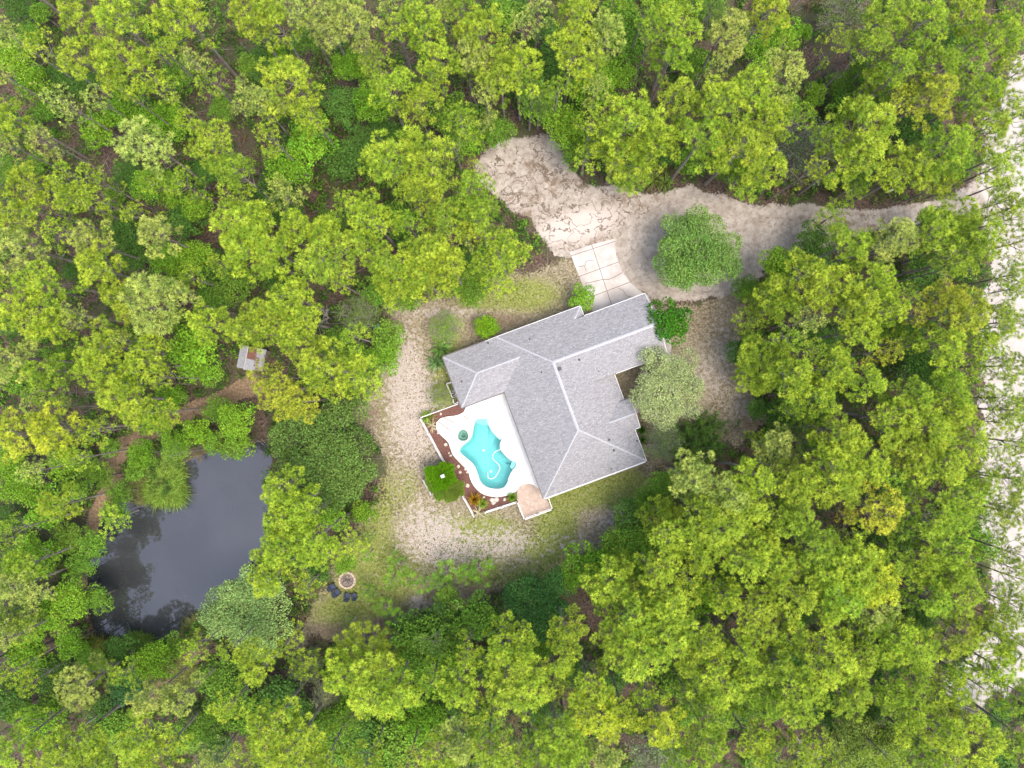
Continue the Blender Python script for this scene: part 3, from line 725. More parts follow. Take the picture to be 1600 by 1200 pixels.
for i, (x, y, a) in enumerate([(519.5,917.5,-62),(526.5,926,-47),(542.5,931.5,8),(553.5,931.5,-12)]):
    c_ = ch0 if i == 0 else copy_thing(ch0, cl_[i])
    c_.location = (*P(x, y, .4), 0); c_.rotation_euler = (0, 0, R({0: 118, 1: 130, 2: 172, 3: 190}[i]))
    if i == 3: c_.scale = (.85, .85, .85)

# tin shed
sh = empty('tin_shed', (*P(402, 561), 0), R(-11), label='small rusty tin-roofed shed among the pines left of the yard', cat='shed')
m = NT('rusty_tin'); co = m.objco(); nz = m.noise(1.1, 6, .7, co); wv_ = m.n('ShaderNodeTexWave'); wv_.inputs['Scale'].default_value = 2.2; m.put(wv_.inputs['Vector'], co)
cc = m.mix(m.ramp(nz, .50, .60), (.34, .33, .33), (.20, .10, .06)); m.bsdf(cc, .6, wv_.outputs[0], .6, .05, Metallic=.2); M_RUST = m.m
M_TIN = simple('grey_tin', (.33, .33, .35), .55, .15, 3)
mb = MB(); mb.box((0, 0, .95), (2.7, 2.5, 1.9)); mb.build('wall', simple('weathered_board', (.32, .28, .23), .9), sh)
def sheet(x0, x1, z0, z1, y0, y1, mat, lab=None):
    mb = MB(); n = 10
    vs = []; fs = []
    for i in range(n+1):
        y = y0+(y1-y0)*i/n; zc = .02*(i % 2)
        vs += [(x0, y, z0+zc), (x1, y, z1+zc), (x0, y, z0+zc-.02), (x1, y, z1+zc-.02)]
    for i in range(n):
        b0 = i*4; fs += [(b0, b0+1, b0+5, b0+4), (b0+6, b0+7, b0+3, b0+2)]
    fs += [(0, 2, 3, 1), (4*n, 4*n+1, 4*n+3, 4*n+2)]
    mb.add(vs, fs); o = mb.build('roof_sheet', mat, sh)
    if lab: o['label'] = lab
sheet(-1.6, -.55, 1.95, 2.2, -1.4, 1.4, M_TIN, 'clean grey roof sheet on the left'); sheet(-.58, .55, 2.2, 2.23, -.1, 1.35, simple('rust_red', (.19, .09, .06), .85, .3, 3), 'rust-red roof sheet')
sheet(-.56, .5, 2.18, 2.21, -1.5, -.05, M_TIN, 'grey roof sheet, lower middle'); sheet(.5, 1.62, 2.2, 1.95, -1.35, 1.4, M_RUST, 'rust-flecked grey roof sheet')
mb = MB(); mb.bar((-.56, -1.5, 2.25), (-.56, 1.42, 2.25), .10, .04); mb.build('ridge_strip', simple('pale_strip', (.5, .47, .42), .6), sh)
# blue barrel
bb = empty('barrel', (*P(588.5, 510.5), 0), label='bright blue plastic barrel lying in the bushes at the left yard edge', cat='barrel')
mb = MB(); mb.tube([(-.42, 0, .42), (-.40, 0, .42), (-.15, 0, .42), (-.13, 0, .42), (.13, 0, .42), (.15, 0, .42), (.4, 0, .42), (.42, 0, .42)], [.26, .29, .30, .315, .315, .30, .29, .26], 16); mb.build('body', simple('blue_plastic', (.06, .30, .62), .35), bb, True)
mb = MB(); mb.tube([(.42, .1, .5), (.46, .1, .5)], .05, 8); mb.build('bung', M_WHITE, bb)
bb.rotation_euler = (0, 0, .3)
# mailbox under the pine by the drive mouth
mx_ = empty('mailbox', (*P(1384, 301), 0), label='white and black mailbox on a board under the pine at the drive mouth', cat='mailbox')
mb = MB(); mb.box((0, 0, .5), (.09, .09, 1.0)); mb.build('post', M_WHITE, mx_)
mb = MB()
for k in range(9):
    a = math.pi*k/8
prof = [(-.12, 0)]+[(-.12*math.cos(math.pi*k/8), .14+.12*math.sin(math.pi*k/8)) for k in range(9)]+[(.12, 0)]
n = len(prof); mb.add([(-.28, x, 1.0+zz) for x, zz in prof]+[(.28, x, 1.0+zz) for x, zz in prof], [(i, (i+1) % n, n+(i+1) % n, n+i) for i in range(n)]+[tuple(range(n))[::-1], tuple(range(n, 2*n))])
mb.build('box', M_WHITE, mx_)
mb = MB(); mb.bar((-.9, -.25, .12), (1.3, -.1, .12), .12, .2); mb.build('ground_board', M_NAVYD, mx_)
mx_.rotation_euler = (0, 0, .12)

# ------------------------------------------------------------------ vegetation: meshes shared by the copies
def unit(v): return v/np.linalg.norm(v, axis=-1, keepdims=True)
def blades(cen, axis_, nb, length, width, th0, th1, rg, tone, droop=0., r0=.04, tipw=.35):
    """nb narrow blades round each centre, fanning away from its axis; returns verts, faces, tone"""
    T = len(cen); up = np.array([0, 0, 1.])
    ax = unit(axis_); h = unit(np.cross(ax, np.where(np.abs(ax[:, 2:3]) > .9, [[1., 0, 0]], [[0, 0, 1.]]))); k = np.cross(ax, h)
    th = np.radians(rg.uniform(th0, th1, (T, nb))); ph = rg.uniform(0, 2*np.pi, (T, nb))
    d = (np.cos(th)[..., None]*ax[:, None]+np.sin(th)[..., None]*(np.cos(ph)[..., None]*h[:, None]+np.sin(ph)[..., None]*k[:, None]))
    L = length*rg.uniform(.75, 1.15, (T, nb))[..., None]
    a = cen[:, None]+d*r0; b_ = cen[:, None]+d*(r0+L); b_[..., 2] -= droop*L[..., 0]
    s = np.cross(d, up); s = s/np.maximum(np.linalg.norm(s, axis=-1, keepdims=True), .15)
    s = unit(s+rg.normal(0, .35, s.shape))*width/2
    V_ = np.stack([a-s, a+s, b_+s*tipw, b_-s*tipw], 2).reshape(-1, 3)
    F_ = np.arange(len(V_)).reshape(-1, 4)
    return V_, F_, np.repeat(np.repeat(tone, nb), 4)
def leaves(cen, nrm, ln, wd, rg, jit=.7):
    """one leaf quad at each centre, roughly facing nrm"""
    n_ = unit(nrm+rg.normal(0, jit, nrm.shape)); t = unit(np.cross(n_, rg.normal(0, 1, n_.shape))); s = np.cross(n_, t)
    l = (ln*rg.uniform(.7, 1.3, len(cen)))[:, None]/2; w_ = (wd*rg.uniform(.7, 1.3, len(cen)))[:, None]/2
    V_ = np.stack([cen-t*l, cen+s*w_+n_*w_*.25, cen+t*l, cen-s*w_+n_*w_*.25], 1).reshape(-1, 3)
    return V_, np.arange(len(V_)).reshape(-1, 4)
def leafmesh(name, parts, mat, cols=None):
    Vs = []; Fs = []; Ts = []; o = 0
    for V_, F_, t_ in parts: Vs.append(V_); Fs.append(F_+o); Ts.append(t_); o += len(V_)
    me = mesh_np(name, np.concatenate(Vs), np.concatenate(Fs), 4)
    at_ = me.attributes.new('tone', 'FLOAT', 'POINT'); at_.data.foreach_set('value', np.concatenate(Ts).astype(np.float32))
    if cols is not None:
        ca = me.attributes.new('col', 'FLOAT_VECTOR', 'POINT'); ca.data.foreach_set('vector', np.asarray(cols, np.float32).ravel())
    me.materials.append(mat); return me
def woodmesh(name, mb, mat):
    me = bpy.data.meshes.new(name); me.from_pydata(mb.v, [], mb.f); me.update(); me.materials.append(mat)
    me.polygons.foreach_set('use_smooth', [True]*len(me.polygons)); return me

PH, PR = 16.8, 2.75          # pine: height and crown radius of the unit mesh
def pine_mesh(seed, thin=1., nclu=19, tuft=.42, nbl=50):
    rg = np.random.default_rng(seed); tr = MB(); bend = rg.normal(0, .25, 2)
    def tp(z): t = z/PH; return np.array([bend[0]*math.sin(t*3.0)+bend[1]*t*t, bend[1]*math.sin(t*2.2+.5)-bend[1]*.48, z])
    zs = [-.3, .1, 1.5, 4, 7, 10, 12.5, 14.5, 15.8]
    tr.tube([tp(z) for z in zs], [.25, .21, .18, .165, .145, .12, .09, .055, .02], 8)
    cl = []; az = rg.uniform(0, 6.28)
    lop = rg.normal(0, .45, 2)
    for i in range(nclu):
        f = (i+.5)/nclu; az += 2.4+rg.normal(0, .3); rr = PR*.86*math.sqrt(f)*rg.uniform(.75, 1.12)
        zc_ = 16.2-3.6*(rr/PR)**1.6+rg.normal(0, .55)
        if i % 5 == 4: zc_ -= rg.uniform(1., 2.6)
        cl.append((rr*math.cos(az)+lop[0]*f, rr*math.sin(az)+lop[1]*f, zc_, rg.uniform(.58, .95)))
    for k in range(3 if seed % 5 < 2 else 0): a = rg.uniform(0, 6.28); cl.append((1.9*math.cos(a), 1.9*math.sin(a), rg.uniform(9.6, 11.5), rg.uniform(.4, .65)))
    parts = []; C_ = []; X_ = []; T_ = []
    for (x, y, z_, r_) in cl:
        z0 = max(8.8, z_-rg.uniform(1.0, 2.2)-.25*math.hypot(x, y)); z0 = min(z0, 15.0)
        a = tp(z0); b_ = np.array([x, y, z_-.25]); mid = (a+b_)/2+np.array([0, 0, -.25])+rg.normal(0, .12, 3)
        tr.tube([a, mid, b_], [.045, .032, .016], 5, False)
        nt_ = int(26*r_*r_/.55*thin)+3
        for q in range(nt_):
            d = unit(np.array([*rg.normal(0, 1, 2), rg.normal(.55, .6)])); rr = r_*rg.uniform(.6, 1.05)
            c_ = np.array([x, y, z_])+d*rr*np.array([1, 1, .55])
            if any((c_[0]-e[0])**2+(c_[1]-e[1])**2+.25*(c_[2]-e[2])**2 < .27/thin**.5*(tuft/.42)**2 for e in C_): continue
            C_.append(c_); X_.append(np.array([d[0]*.55, d[1]*.55, 1.0])); T_.append(rg.uniform(.7, 1.3))
            if rg.random() < .35: tr.tube([b_, c_], [.018, .01], 3, False)
    for k in range(rg.integers(3, 7)):   # dead stubs under the crown
        a = rg.uniform(0, 6.28); z0 = rg.uniform(7, 12); L = rg.uniform(.5, 1.7); p = tp(z0)
        tr.tube([p, p+np.array([L*math.cos(a)*.6, L*math.sin(a)*.6, .1]), p+np.array([L*math.cos(a), L*math.sin(a), rg.uniform(-.2, .5)])], [.03, .02, .008], 4, False)
    C_ = np.array(C_); X_ = np.array(X_); T_ = np.array(T_)
    parts.append(blades(C_, X_, nbl, tuft*.68, .052*math.sqrt(50/nbl), 48, 92, rg, T_, droop=.03, r0=.16))
    parts.append(blades(C_-np.array([0, 0, .10]), X_, nbl//3, tuft*.5, .06*math.sqrt(50/nbl), 18, 70, rg, T_*.85, r0=.03))
    return woodmesh('trunk', tr, M_BARK), leafmesh('crown', parts, M_NEEDLE)
PINES = [pine_mesh(100+i) for i in range(10)]
YNG = [pine_mesh(900+i, 1.0, 9, .95, 46) for i in range(3)]
THIN = [pine_mesh(200+i, 1.0, 14, .40) for i in range(4)]

def broad_mesh(seed, RR=2.2, HH=6.0, nl=3600, ls=.17, nlump=15, flat=.75, sparse=0, bark=None, jit=.6, twigs=0, lumpr=(.34, .5)):
    rg = np.random.default_rng(seed); tr = MB()
    lean = rg.normal(0, .15, 2); zc = HH-RR*flat
    tr.tube([(0, 0, -.3), (lean[0]*.3, lean[1]*.3, HH*.22), (lean[0], lean[1], zc*.9)], [.05*RR+.04, .04*RR+.03, .022*RR+.02], 7)
    lumps = []; az = rg.uniform(0, 6.28)
    for i in range(nlump):
        f = (i+.5)/nlump; az += 2.4+rg.normal(0, .3); rr = RR*.70*math.sqrt(f)*rg.uniform(.8, 1.18)
        zz = zc+RR*flat*math.sqrt(max(0, 1-(rr/RR)**2))*rg.uniform(.35, .78)
        lr = RR*rg.uniform(*lumpr); c_ = np.array([rr*math.cos(az), rr*math.sin(az), zz]); lumps.append((c_, lr))
        a = np.array([lean[0], lean[1], zc*.75]); tr.tube([a, (a+c_)/2+rg.normal(0, .08*RR, 3), c_], [.018*RR+.015, .012*RR+.01, .008], 5, False)
        for k in range(twigs):
            d = unit(rg.normal(0, 1, 3)+np.array([0, 0, .6])); tr.tube([c_-d*.2*lr, c_+d*lr*.6+rg.normal(0, .05, 3)*lr, c_+d*lr*1.12], [.034, .024, .012] if twigs > 4 else [.018, .012, .005], 3, False)
    per = nl//nlump; parts = []
    for c_, lr in lumps:
        n_ = int(per*(lr/(RR*(lumpr[0]+lumpr[1])/2))**2); d = unit(rg.normal(0, 1, (n_, 3))+np.array([0, 0, .35])); rad = lr*rg.uniform(.55, 1.05, (n_, 1))**.7
        # leaves gather on twigs
        tw = unit(rg.normal(0, 1, (max(6, n_//14), 3))+np.array([0, 0, .35])); d = unit(d*.35+tw[rg.integers(0, len(tw), n_)]*.65)
        p = c_+d*rad*np.array([1, 1, .8]); V_, F_ = leaves(p, d*.6+np.array([0, 0, .9]), ls, ls*.6, rg, jit)
        parts.append((V_, F_, np.repeat(np.full(n_, rg.uniform(.85, 1.15)), 4)*np.repeat(rg.uniform(.85, 1.15, n_), 4)))
    return woodmesh('trunk', tr, bark or M_BARK2), leafmesh('crown', parts, M_LEAF)
BROAD = [broad_mesh(300+i) for i in range(5)]+[broad_mesh(320+i, ls=.24, nl=2400) for i in range(3)]
OAK = broad_mesh(401, 6.6, 8.5, 30000, .20, 46, .55, jit=.7, twigs=3, lumpr=(.16, .27))
OAK2 = broad_mesh(402, 5.0, 8.0, 22000, .17, 34, .7, jit=.7, twigs=1, lumpr=(.18, .30))
OAK3 = broad_mesh(403, 5.0, 7.5, 20000, .19, 36, .6, jit=.8, twigs=1, lumpr=(.18, .28))
PALE = broad_mesh(404, 4.6, 7.0, 21000, .14, 34, .6, bark=M_TWIG, twigs=9, lumpr=(.18, .30))
SPARSE = [broad_mesh(410+i, 3.0, 5.0, 4200, .13, 22, .6, bark=M_TWIG, twigs=9, lumpr=(.28, .45)) for i in range(2)]
def spiky_mesh(seed, RR, HH, nst=60, droop=.3):
    """arching stems set with narrow leaves"""
    rg = np.random.default_rng(seed); tr = MB(); C_ = []; X_ = []
    for i in range(nst):
        a = rg.uniform(0, 6.28); f = math.sqrt(rg.uniform(.05, 1)); top = HH*(1-.55*f*f)*rg.uniform(.8, 1.05)
        e = np.array([RR*f*math.cos(a), RR*f*math.sin(a), top]); b0_ = rg.normal(0, .3*RR, 2); e[:2] = e[:2]*.8+b0_*.6; s0 = np.array([b0_[0], b0_[1], 0.]); m_ = (s0+e)/2+np.array([0, 0, top*.22])
        tr.tube([s0, m_, e], [.045, .03, .008], 4, False)
        for t in np.linspace(.35, 1, 9):
            C_.append((1-t)**2*s0+2*t*(1-t)*(m_*1.0)+t*t*e); X_.append(e-m_+np.array([0, 0, .2]))
    C_ = np.array(C_); X_ = np.array(X_)
    return woodmesh('stems', tr, M_TWIG), leafmesh('foliage', [blades(C_, X_, 16, .40, .04, 10, 75, rg, rg.uniform(.8, 1.2, len(C_)), tipw=.2)], M_LEAF)
SPIKY = spiky_mesh(501, 4.2, 4.5, 150)
def rosette_mesh(seed, n=46, L=.9, wd=.09, th=(15, 88)):
    rg = np.random.default_rng(seed); tr = MB(); tr.tube([(0, 0, -.1), (0, 0, .25), (0, 0, .4)], [.12, .10, .05], 7)
    a = blades(np.array([[0, 0, .3]]), np.array([[0, 0, 1.]]), n, L*.6, wd, *th, rg, np.ones(1), tipw=.9)
    # outer half of each leaf bends down
    V_ = a[0].reshape(-1, 4, 3).copy(); d = (V_[:, 2]+V_[:, 3]-V_[:, 0]-V_[:, 1])/2; d[:, 2] -= .18*L
    V2 = np.stack([V_[:, 3], V_[:, 2], (V_[:, 2]+V_[:, 3])/2+d*.75+(V_[:, 2]-V_[:, 3])*.08, (V_[:, 2]+V_[:, 3])/2+d*.75-(V_[:, 2]-V_[:, 3])*.08], 1).reshape(-1, 3)
    return woodmesh('stem', tr, M_TWIG), leafmesh('leaves', [a, (V2, np.arange(len(V2)).reshape(-1, 4), np.ones(len(V2)))], M_LEAF)
YUCCA = rosette_mesh(601); AGAVE = rosette_mesh(602, 26, 1.1, .07, (50, 92)); BUSHY = rosette_mesh(603, 110, .95, .08, (5, 85))
PALM = rosette_mesh(604, 60, 1.2, .10, (20, 92))
def grass_mesh(seed, RR, HH, n):
    rg = np.random.default_rng(seed); r_ = RR*np.sqrt(rg.random(n)); a = rg.uniform(0, 6.28, n); wob_ = 1+.18*np.sin(3*a+seed)
    c_ = np.stack([r_*wob_*np.cos(a), r_*wob_*np.sin(a), np.zeros(n)], -1); ax = np.stack([.5*np.cos(a)*r_/RR+rg.normal(0, .25, n), .5*np.sin(a)*r_/RR+rg.normal(0, .25, n), np.ones(n)], -1)
    p1 = blades(c_, ax, 3, HH*.6, .06, 2, 22, rg, rg.uniform(.75, 1.2, n), tipw=.8)
    V_ = p1[0].reshape(-1, 4, 3); d = (V_[:, 2]+V_[:, 3]-V_[:, 0]-V_[:, 1])/2; d[:, 2] *= .2; d[:, :2] *= 2.6
    mt = (V_[:, 2]+V_[:, 3])/2; V2 = np.stack([V_[:, 3], V_[:, 2], mt+d*.8, mt+d*.8], 1).reshape(-1, 3)
    V2 += rg.normal(0, .01, V2.shape)
    return leafmesh('blades', [p1, (V2, np.arange(len(V2)).reshape(-1, 4), p1[2])], M_LEAF)

# ------------------------------------------------------------------ where each plant stands (photo pixels of its crown, crown radius in px, colour class)
PINE_POS = """120,20,28,y;185,22,44,y;285,25,42,y;385,30,36,y;20,58,24,p;65,75,26,y;118,90,36,y;197,100,42,y;262,80,22,g;250,132,24,y;100,160,26,p;18,185,30,y;15,228,20,p;75,225,26,p;230,230,42,p;340,215,40,y;300,190,20,y;365,270,30,g;45,285,32,y;105,280,26,y;145,282,22,y;282,282,26,g;388,150,26,p;305,98,22,p;155,155,20,p;10,120,18,p;170,60,16,p;205,150,18,y;
425,35,35,y;465,15,32,p;510,25,36,p;555,28,35,p;620,45,26,y;665,30,36,y;610,15,22,p;725,10,28,g;755,50,38,y;680,88,34,y;735,85,30,p;785,115,38,y;460,128,44,y;485,182,27,y;612,145,36,y;655,165,30,y;408,160,28,p;425,220,26,y;675,122,20,g;605,252,50,y;670,265,46,y;742,262,15,y;735,298,30,g;572,75,20,p;760,150,22,p;640,300,22,y;700,20,20,p;
815,42,22,p;840,18,25,p;900,20,38,y;945,55,32,p;898,80,42,y;815,102,36,y;870,140,22,g;1065,45,46,g;1140,50,34,p;1195,20,34,o;1050,88,30,g;985,190,46,y;1055,155,32,y;970,240,42,y;1030,215,36,y;1120,160,42,y;1100,215,42,g;1165,140,38,y;1165,222,46,y;1195,185,36,y;1170,270,34,g;985,275,28,g;925,195,26,y;1010,20,22,g;1120,110,22,p;
1230,110,40,p;1385,30,36,g;1440,35,40,g;1500,20,32,y;1560,50,38,g;1592,18,26,g;1350,80,24,g;1400,110,30,g;1455,100,34,g;1510,95,32,g;1460,150,38,o;1405,165,26,o;1355,200,52,y;1335,245,38,y;1520,150,36,g;1480,225,42,g;1540,200,38,t;1590,180,34,t;1560,260,34,t;1420,268,38,y;1475,285,28,y;1250,185,24,g;1205,262,30,y;1585,120,30,t;1270,262,18,o;1575,310,28,t;1290,215,20,g;
20,330,34,y;60,322,26,y;115,312,28,y;150,312,20,y;30,385,38,p;90,365,24,y;135,375,30,p;65,435,38,y;40,482,40,y;85,500,28,y;155,425,36,y;240,362,32,p;188,470,30,y;245,460,50,p;120,490,20,p;320,505,32,y;385,512,34,y;18,560,34,p;160,545,38,y;230,560,32,y;150,580,30,y;70,580,28,g;258,590,18,y;190,530,18,p;375,345,42,y;388,392,44,y;365,308,24,y;210,330,20,y;10,440,18,y;290,470,22,p;
420,385,42,y;400,330,20,y;468,350,28,y;500,405,50,g;505,365,32,y;580,340,38,y;565,380,24,y;605,415,38,y;608,440,30,y;675,400,42,y;665,432,36,y;702,422,36,y;690,340,34,g;730,370,26,o;750,345,34,g;785,395,38,y;757,410,24,y;455,465,40,y;425,497,36,y;478,500,36,y;462,528,34,y;555,525,24,y;505,575,46,y;550,590,34,y;775,440,26,y;440,605,34,o;410,590,24,o;458,628,32,o;620,470,24,g;735,440,30,g;650,300,30,y;540,320,22,g;640,350,26,g;530,440,24,y;570,610,24,y;
1312,335,24,g;1330,382,34,g;1315,362,18,g;1390,375,36,p;1460,360,40,g;1500,338,32,g;1530,375,40,g;1500,402,34,g;1470,420,22,g;1580,345,32,t;1580,430,28,t;1588,500,28,t;1260,430,36,y;1215,452,30,y;1222,482,28,y;1310,450,40,y;1370,440,32,y;1340,482,36,y;1380,487,34,y;1340,520,32,y;1268,500,26,p;1385,550,24,o;1205,565,42,y;1242,590,36,y;1178,592,32,y;1310,575,34,y;1350,592,30,y;1420,460,20,g;1475,468,30,o;1432,495,20,O;1500,490,42,o;1480,540,34,y;1550,510,34,t;1530,540,28,y;1180,500,26,y;1185,460,28,g;1270,550,24,y;1425,380,24,g;1230,530,24,g;
30,682,40,o;90,678,40,Y;155,675,26,y;190,625,40,y;240,642,28,y;75,612,26,g;170,812,26,g;55,735,22,p;125,715,24,y;20,830,26,g;85,790,30,y;40,880,30,g;60,640,20,p;205,600,26,y;
440,762,34,y;472,790,32,y;440,812,36,y;495,842,36,y;440,862,38,y;512,868,24,y;545,852,24,y;420,905,34,y;478,915,22,y;485,805,24,y;
1090,752,40,p;1130,772,38,p;1180,745,36,y;1175,792,34,y;1215,697,36,p;1035,805,30,y;1040,838,34,y;1120,830,46,y;1165,870,40,y;1192,850,30,y;955,890,42,y;1030,892,34,y;1095,868,30,y;1100,805,28,y;1075,900,26,y;
1318,678,38,y;1300,728,44,y;1352,722,40,y;1320,762,34,y;1252,742,30,y;1238,762,32,y;1392,650,44,y;1442,660,42,y;1482,640,36,y;1500,690,40,y;1432,710,40,y;1472,722,38,y;1210,802,26,g;1245,792,30,g;1376,804,38,O;1322,806,14,O;1230,822,30,g;1450,812,46,g;1492,780,40,g;1530,750,30,g;1270,850,40,g;1340,890,48,y;1212,882,36,y;1480,860,36,g;1485,900,34,g;1480,610,32,g;1422,622,30,g;1575,640,30,t;1592,690,30,t;1580,745,30,t;1588,805,30,t;1560,790,20,t;1590,865,28,t;1285,895,34,y;1380,750,26,g;1190,690,20,y;1275,620,30,y;1540,700,26,t;1400,880,28,g;
20,922,32,p;58,930,26,p;125,1075,36,p;240,1092,30,p;282,1100,28,p;30,1160,34,g;110,1170,42,g;218,1160,42,y;242,1182,36,y;10,1055,20,y;10,1000,18,p;160,1180,28,g;70,1185,28,y;
405,1042,34,y;450,1010,26,y;310,1012,24,y;565,1020,44,y;612,1028,34,y;540,1060,38,y;590,1082,48,y;622,1085,34,y;730,1018,20,y;720,1070,36,y;790,1000,34,y;797,1050,44,y;418,1150,46,y;462,1172,44,y;505,1192,28,y;720,1160,34,p;690,1182,34,y;770,1170,42,g;575,1192,28,y;365,1012,20,y;640,1190,24,y;380,1190,26,y;745,1110,24,y;
955,920,40,y;1050,942,40,y;985,965,40,y;1042,990,46,y;960,1002,34,y;1000,1032,44,y;1100,1000,36,y;1172,960,40,y;1160,1015,28,y;885,985,28,y;878,1020,30,y;812,1072,46,y;818,1015,28,y;920,1070,36,y;940,1120,44,Y;976,1108,28,y;1035,1130,36,Y;1130,1068,44,y;1108,1110,36,g;870,1142,42,g;890,1182,38,g;940,1182,30,p;1110,1162,34,g;1170,1160,34,y;830,1182,34,g;1075,1030,28,y;1175,1040,30,y;1130,930,30,y;1010,1080,26,g;1060,1180,28,g;1200,1100,28,g;
1240,925,40,y;1310,922,42,g;1370,915,44,Y;1370,962,34,p;1430,1010,46,y;1400,988,34,y;1450,930,36,g;1502,932,42,g;1240,990,24,g;1290,1020,48,y;1342,1035,36,y;1250,1090,44,y;1330,1082,38,g;1390,1080,28,g;1412,1110,34,g;1240,1182,40,y;1275,1160,26,y;1480,1080,30,y;1502,1115,26,y;1470,1142,44,y;1532,1162,48,y;1450,1182,34,g;1505,988,36,y;1550,990,36,g;1562,1040,34,y;1592,1010,30,y;1585,1085,30,g;1592,1150,36,g;1560,935,28,t;1592,950,28,t;1210,1032,30,g;1190,990,22,y;1290,950,30,y;1425,1050,28,g;1340,980,26,g;1440,880,30,y;1385,1185,24,g;1310,1185,20,y;1585,60,26,t;1560,180,28,t;1592,230,26,t;1545,225,22,t;1592,380,26,t;1560,560,26,t;1590,570,28,t;1550,620,24,t;1596,640,24,t;1555,660,24,t;1565,790,24,t;1592,750,24,t;1560,480,22,t;1592,450,22,t;1595,905,26,t;1575,885,22,t;1560,970,22,t;1545,865,20,t;1548,390,22,t;1565,285,22,t"""
BROAD_POS = """25,95,30,B;55,130,26,B;30,15,22,D;68,22,16,G;205,175,32,B;265,190,30,B;155,205,26,B;235,290,26,B;280,120,26,G;75,172,20,G;15,268,20,G;390,105,18,G;95,120,20,D;50,58,22,G;180,178,18,G;130,130,22,D;350,170,22,G;320,270,22,D;200,275,22,D;60,260,18,G;
480,65,22,G;545,105,24,B;568,107,22,B;580,165,28,B;540,165,34,D;490,220,36,B;450,265,34,B;540,250,32,D;410,105,26,D;435,88,14,B;700,180,30,G;730,195,34,G;722,220,26,B;790,20,28,G;430,300,30,D;725,112,14,G;600,200,20,D;775,205,26,G;465,235,24,D;570,225,26,D;640,215,22,D;745,215,24,G;
810,20,22,D;985,60,38,G;955,120,32,B;920,140,34,B;850,165,30,B;885,200,32,B;900,235,28,G;1085,100,24,G;1035,10,26,B;960,20,28,G;1185,80,26,B;1040,240,20,D;860,60,24,D;1100,10,24,D;930,225,24,G;830,150,24,B;870,110,24,D;1080,250,24,G;1140,260,24,G;
1315,25,40,W;1225,55,24,B;1255,52,12,B;1360,150,30,D;1315,170,26,G;1310,135,20,G;1232,170,20,G;1270,150,17,B;1330,275,28,D;1445,200,25,D;1490,60,24,D;1500,250,24,G;1370,120,26,G;1340,110,18,G;1420,205,26,D;
270,295,26,B;200,365,32,D;310,325,22,B;260,405,24,B;305,400,28,B;340,420,28,D;365,440,34,G;300,545,36,B;315,575,30,B;220,525,22,G;30,590,28,G;280,430,22,G;180,310,18,G;290,350,28,D;330,470,24,G;210,400,24,D;120,420,18,D;100,560,26,G;200,590,24,G;275,500,20,G;20,510,18,D;
590,455,24,G;560,490,32,W;605,530,28,G;600,562,26,B;530,540,28,G;640,465,22,G;740,450,26,G;450,330,26,D;620,340,26,G;520,350,20,G;560,555,22,G;720,330,22,G;740,400,22,D;640,380,20,D;430,430,22,D;
1270,385,34,D;1215,415,28,B;1440,580,32,D;1472,585,26,B;1165,545,28,D;1290,530,20,D;1440,430,30,D;1420,520,24,D;1260,530,22,D;1430,550,26,D;1165,450,20,G;1450,345,22,G;1390,520,24,G;
35,755,34,B;75,792,32,B;60,868,34,B;110,840,28,G;122,762,26,G;225,710,24,B;215,735,20,G;165,745,20,G;278,695,26,B;310,675,24,B;342,640,24,G;370,660,30,B;370,692,26,G;15,812,20,D;150,850,24,G;25,882,26,G;190,770,22,G;335,690,20,G;130,880,24,G;20,720,22,B;100,720,26,B;140,730,24,G;175,700,18,G;270,620,26,B;250,655,24,B;230,660,20,G;185,800,22,G;
520,805,24,B;570,800,18,B;470,860,24,D;500,890,20,D;540,880,16,B;
1030,760,24,G;985,805,30,D;995,850,30,G;1050,850,24,B;920,878,32,B;1010,780,18,G;960,850,24,G;1075,840,24,D;890,900,20,B;1000,880,22,G;
1530,850,26,B;1400,850,30,D;1270,640,30,D;1220,650,28,D;1180,640,16,D;1520,800,22,G;1360,850,24,D;1400,760,26,D;
75,960,34,B;115,932,32,B;155,935,24,G;115,1005,22,B;50,1020,32,B;20,970,26,G;85,1050,30,D;20,1085,34,D;205,1070,30,F;240,1030,32,B;190,1015,24,D;65,1130,30,B;190,1130,28,G;165,1110,26,D;145,1030,20,G;270,1010,22,G;170,1150,26,G;30,1110,24,G;90,1100,24,G;
350,1060,38,G;380,1110,34,G;335,1120,30,G;480,1040,28,W;510,1085,24,V;660,1010,45,G;690,970,34,D;740,960,36,G;680,1050,34,B;435,1090,36,D;520,1150,40,G;570,1150,42,D;620,1160,40,G;660,1125,34,B;690,1110,34,D;750,1120,30,G;540,1120,30,B;480,1120,26,D;620,1120,30,D;770,970,26,D;700,930,18,G;340,1170,26,D;300,1150,26,G;640,980,26,D;600,1190,30,D;
1060,1060,30,G;1180,1090,30,G;850,1110,26,D;1100,930,28,B;900,1050,26,D;960,1060,24,D;1150,1110,28,G;1140,900,24,D;1010,900,20,G;1240,1040,26,D;1290,1100,28,D;1390,1030,26,D;1440,960,26,D;1360,1110,24,D;1190,1180,26,G;1550,1120,24,D;1560,1190,26,D;1290,870,22,G;1360,1060,22,D;1490,1050,20,G;1250,955,24,D;1070,1110,24,G;760,1040,24,D;700,1010,22,G;850,1010,20,G"""
YOUNG_POS = "575,868,12;624,882,20;612,905,16;700,893,24;748,888,22;582,930,14;603,950,20;618,970,18;662,912,18;690,915,16;572,925,12;640,905,14;728,900,14;545,975,10;566,842,9;578,838,9"
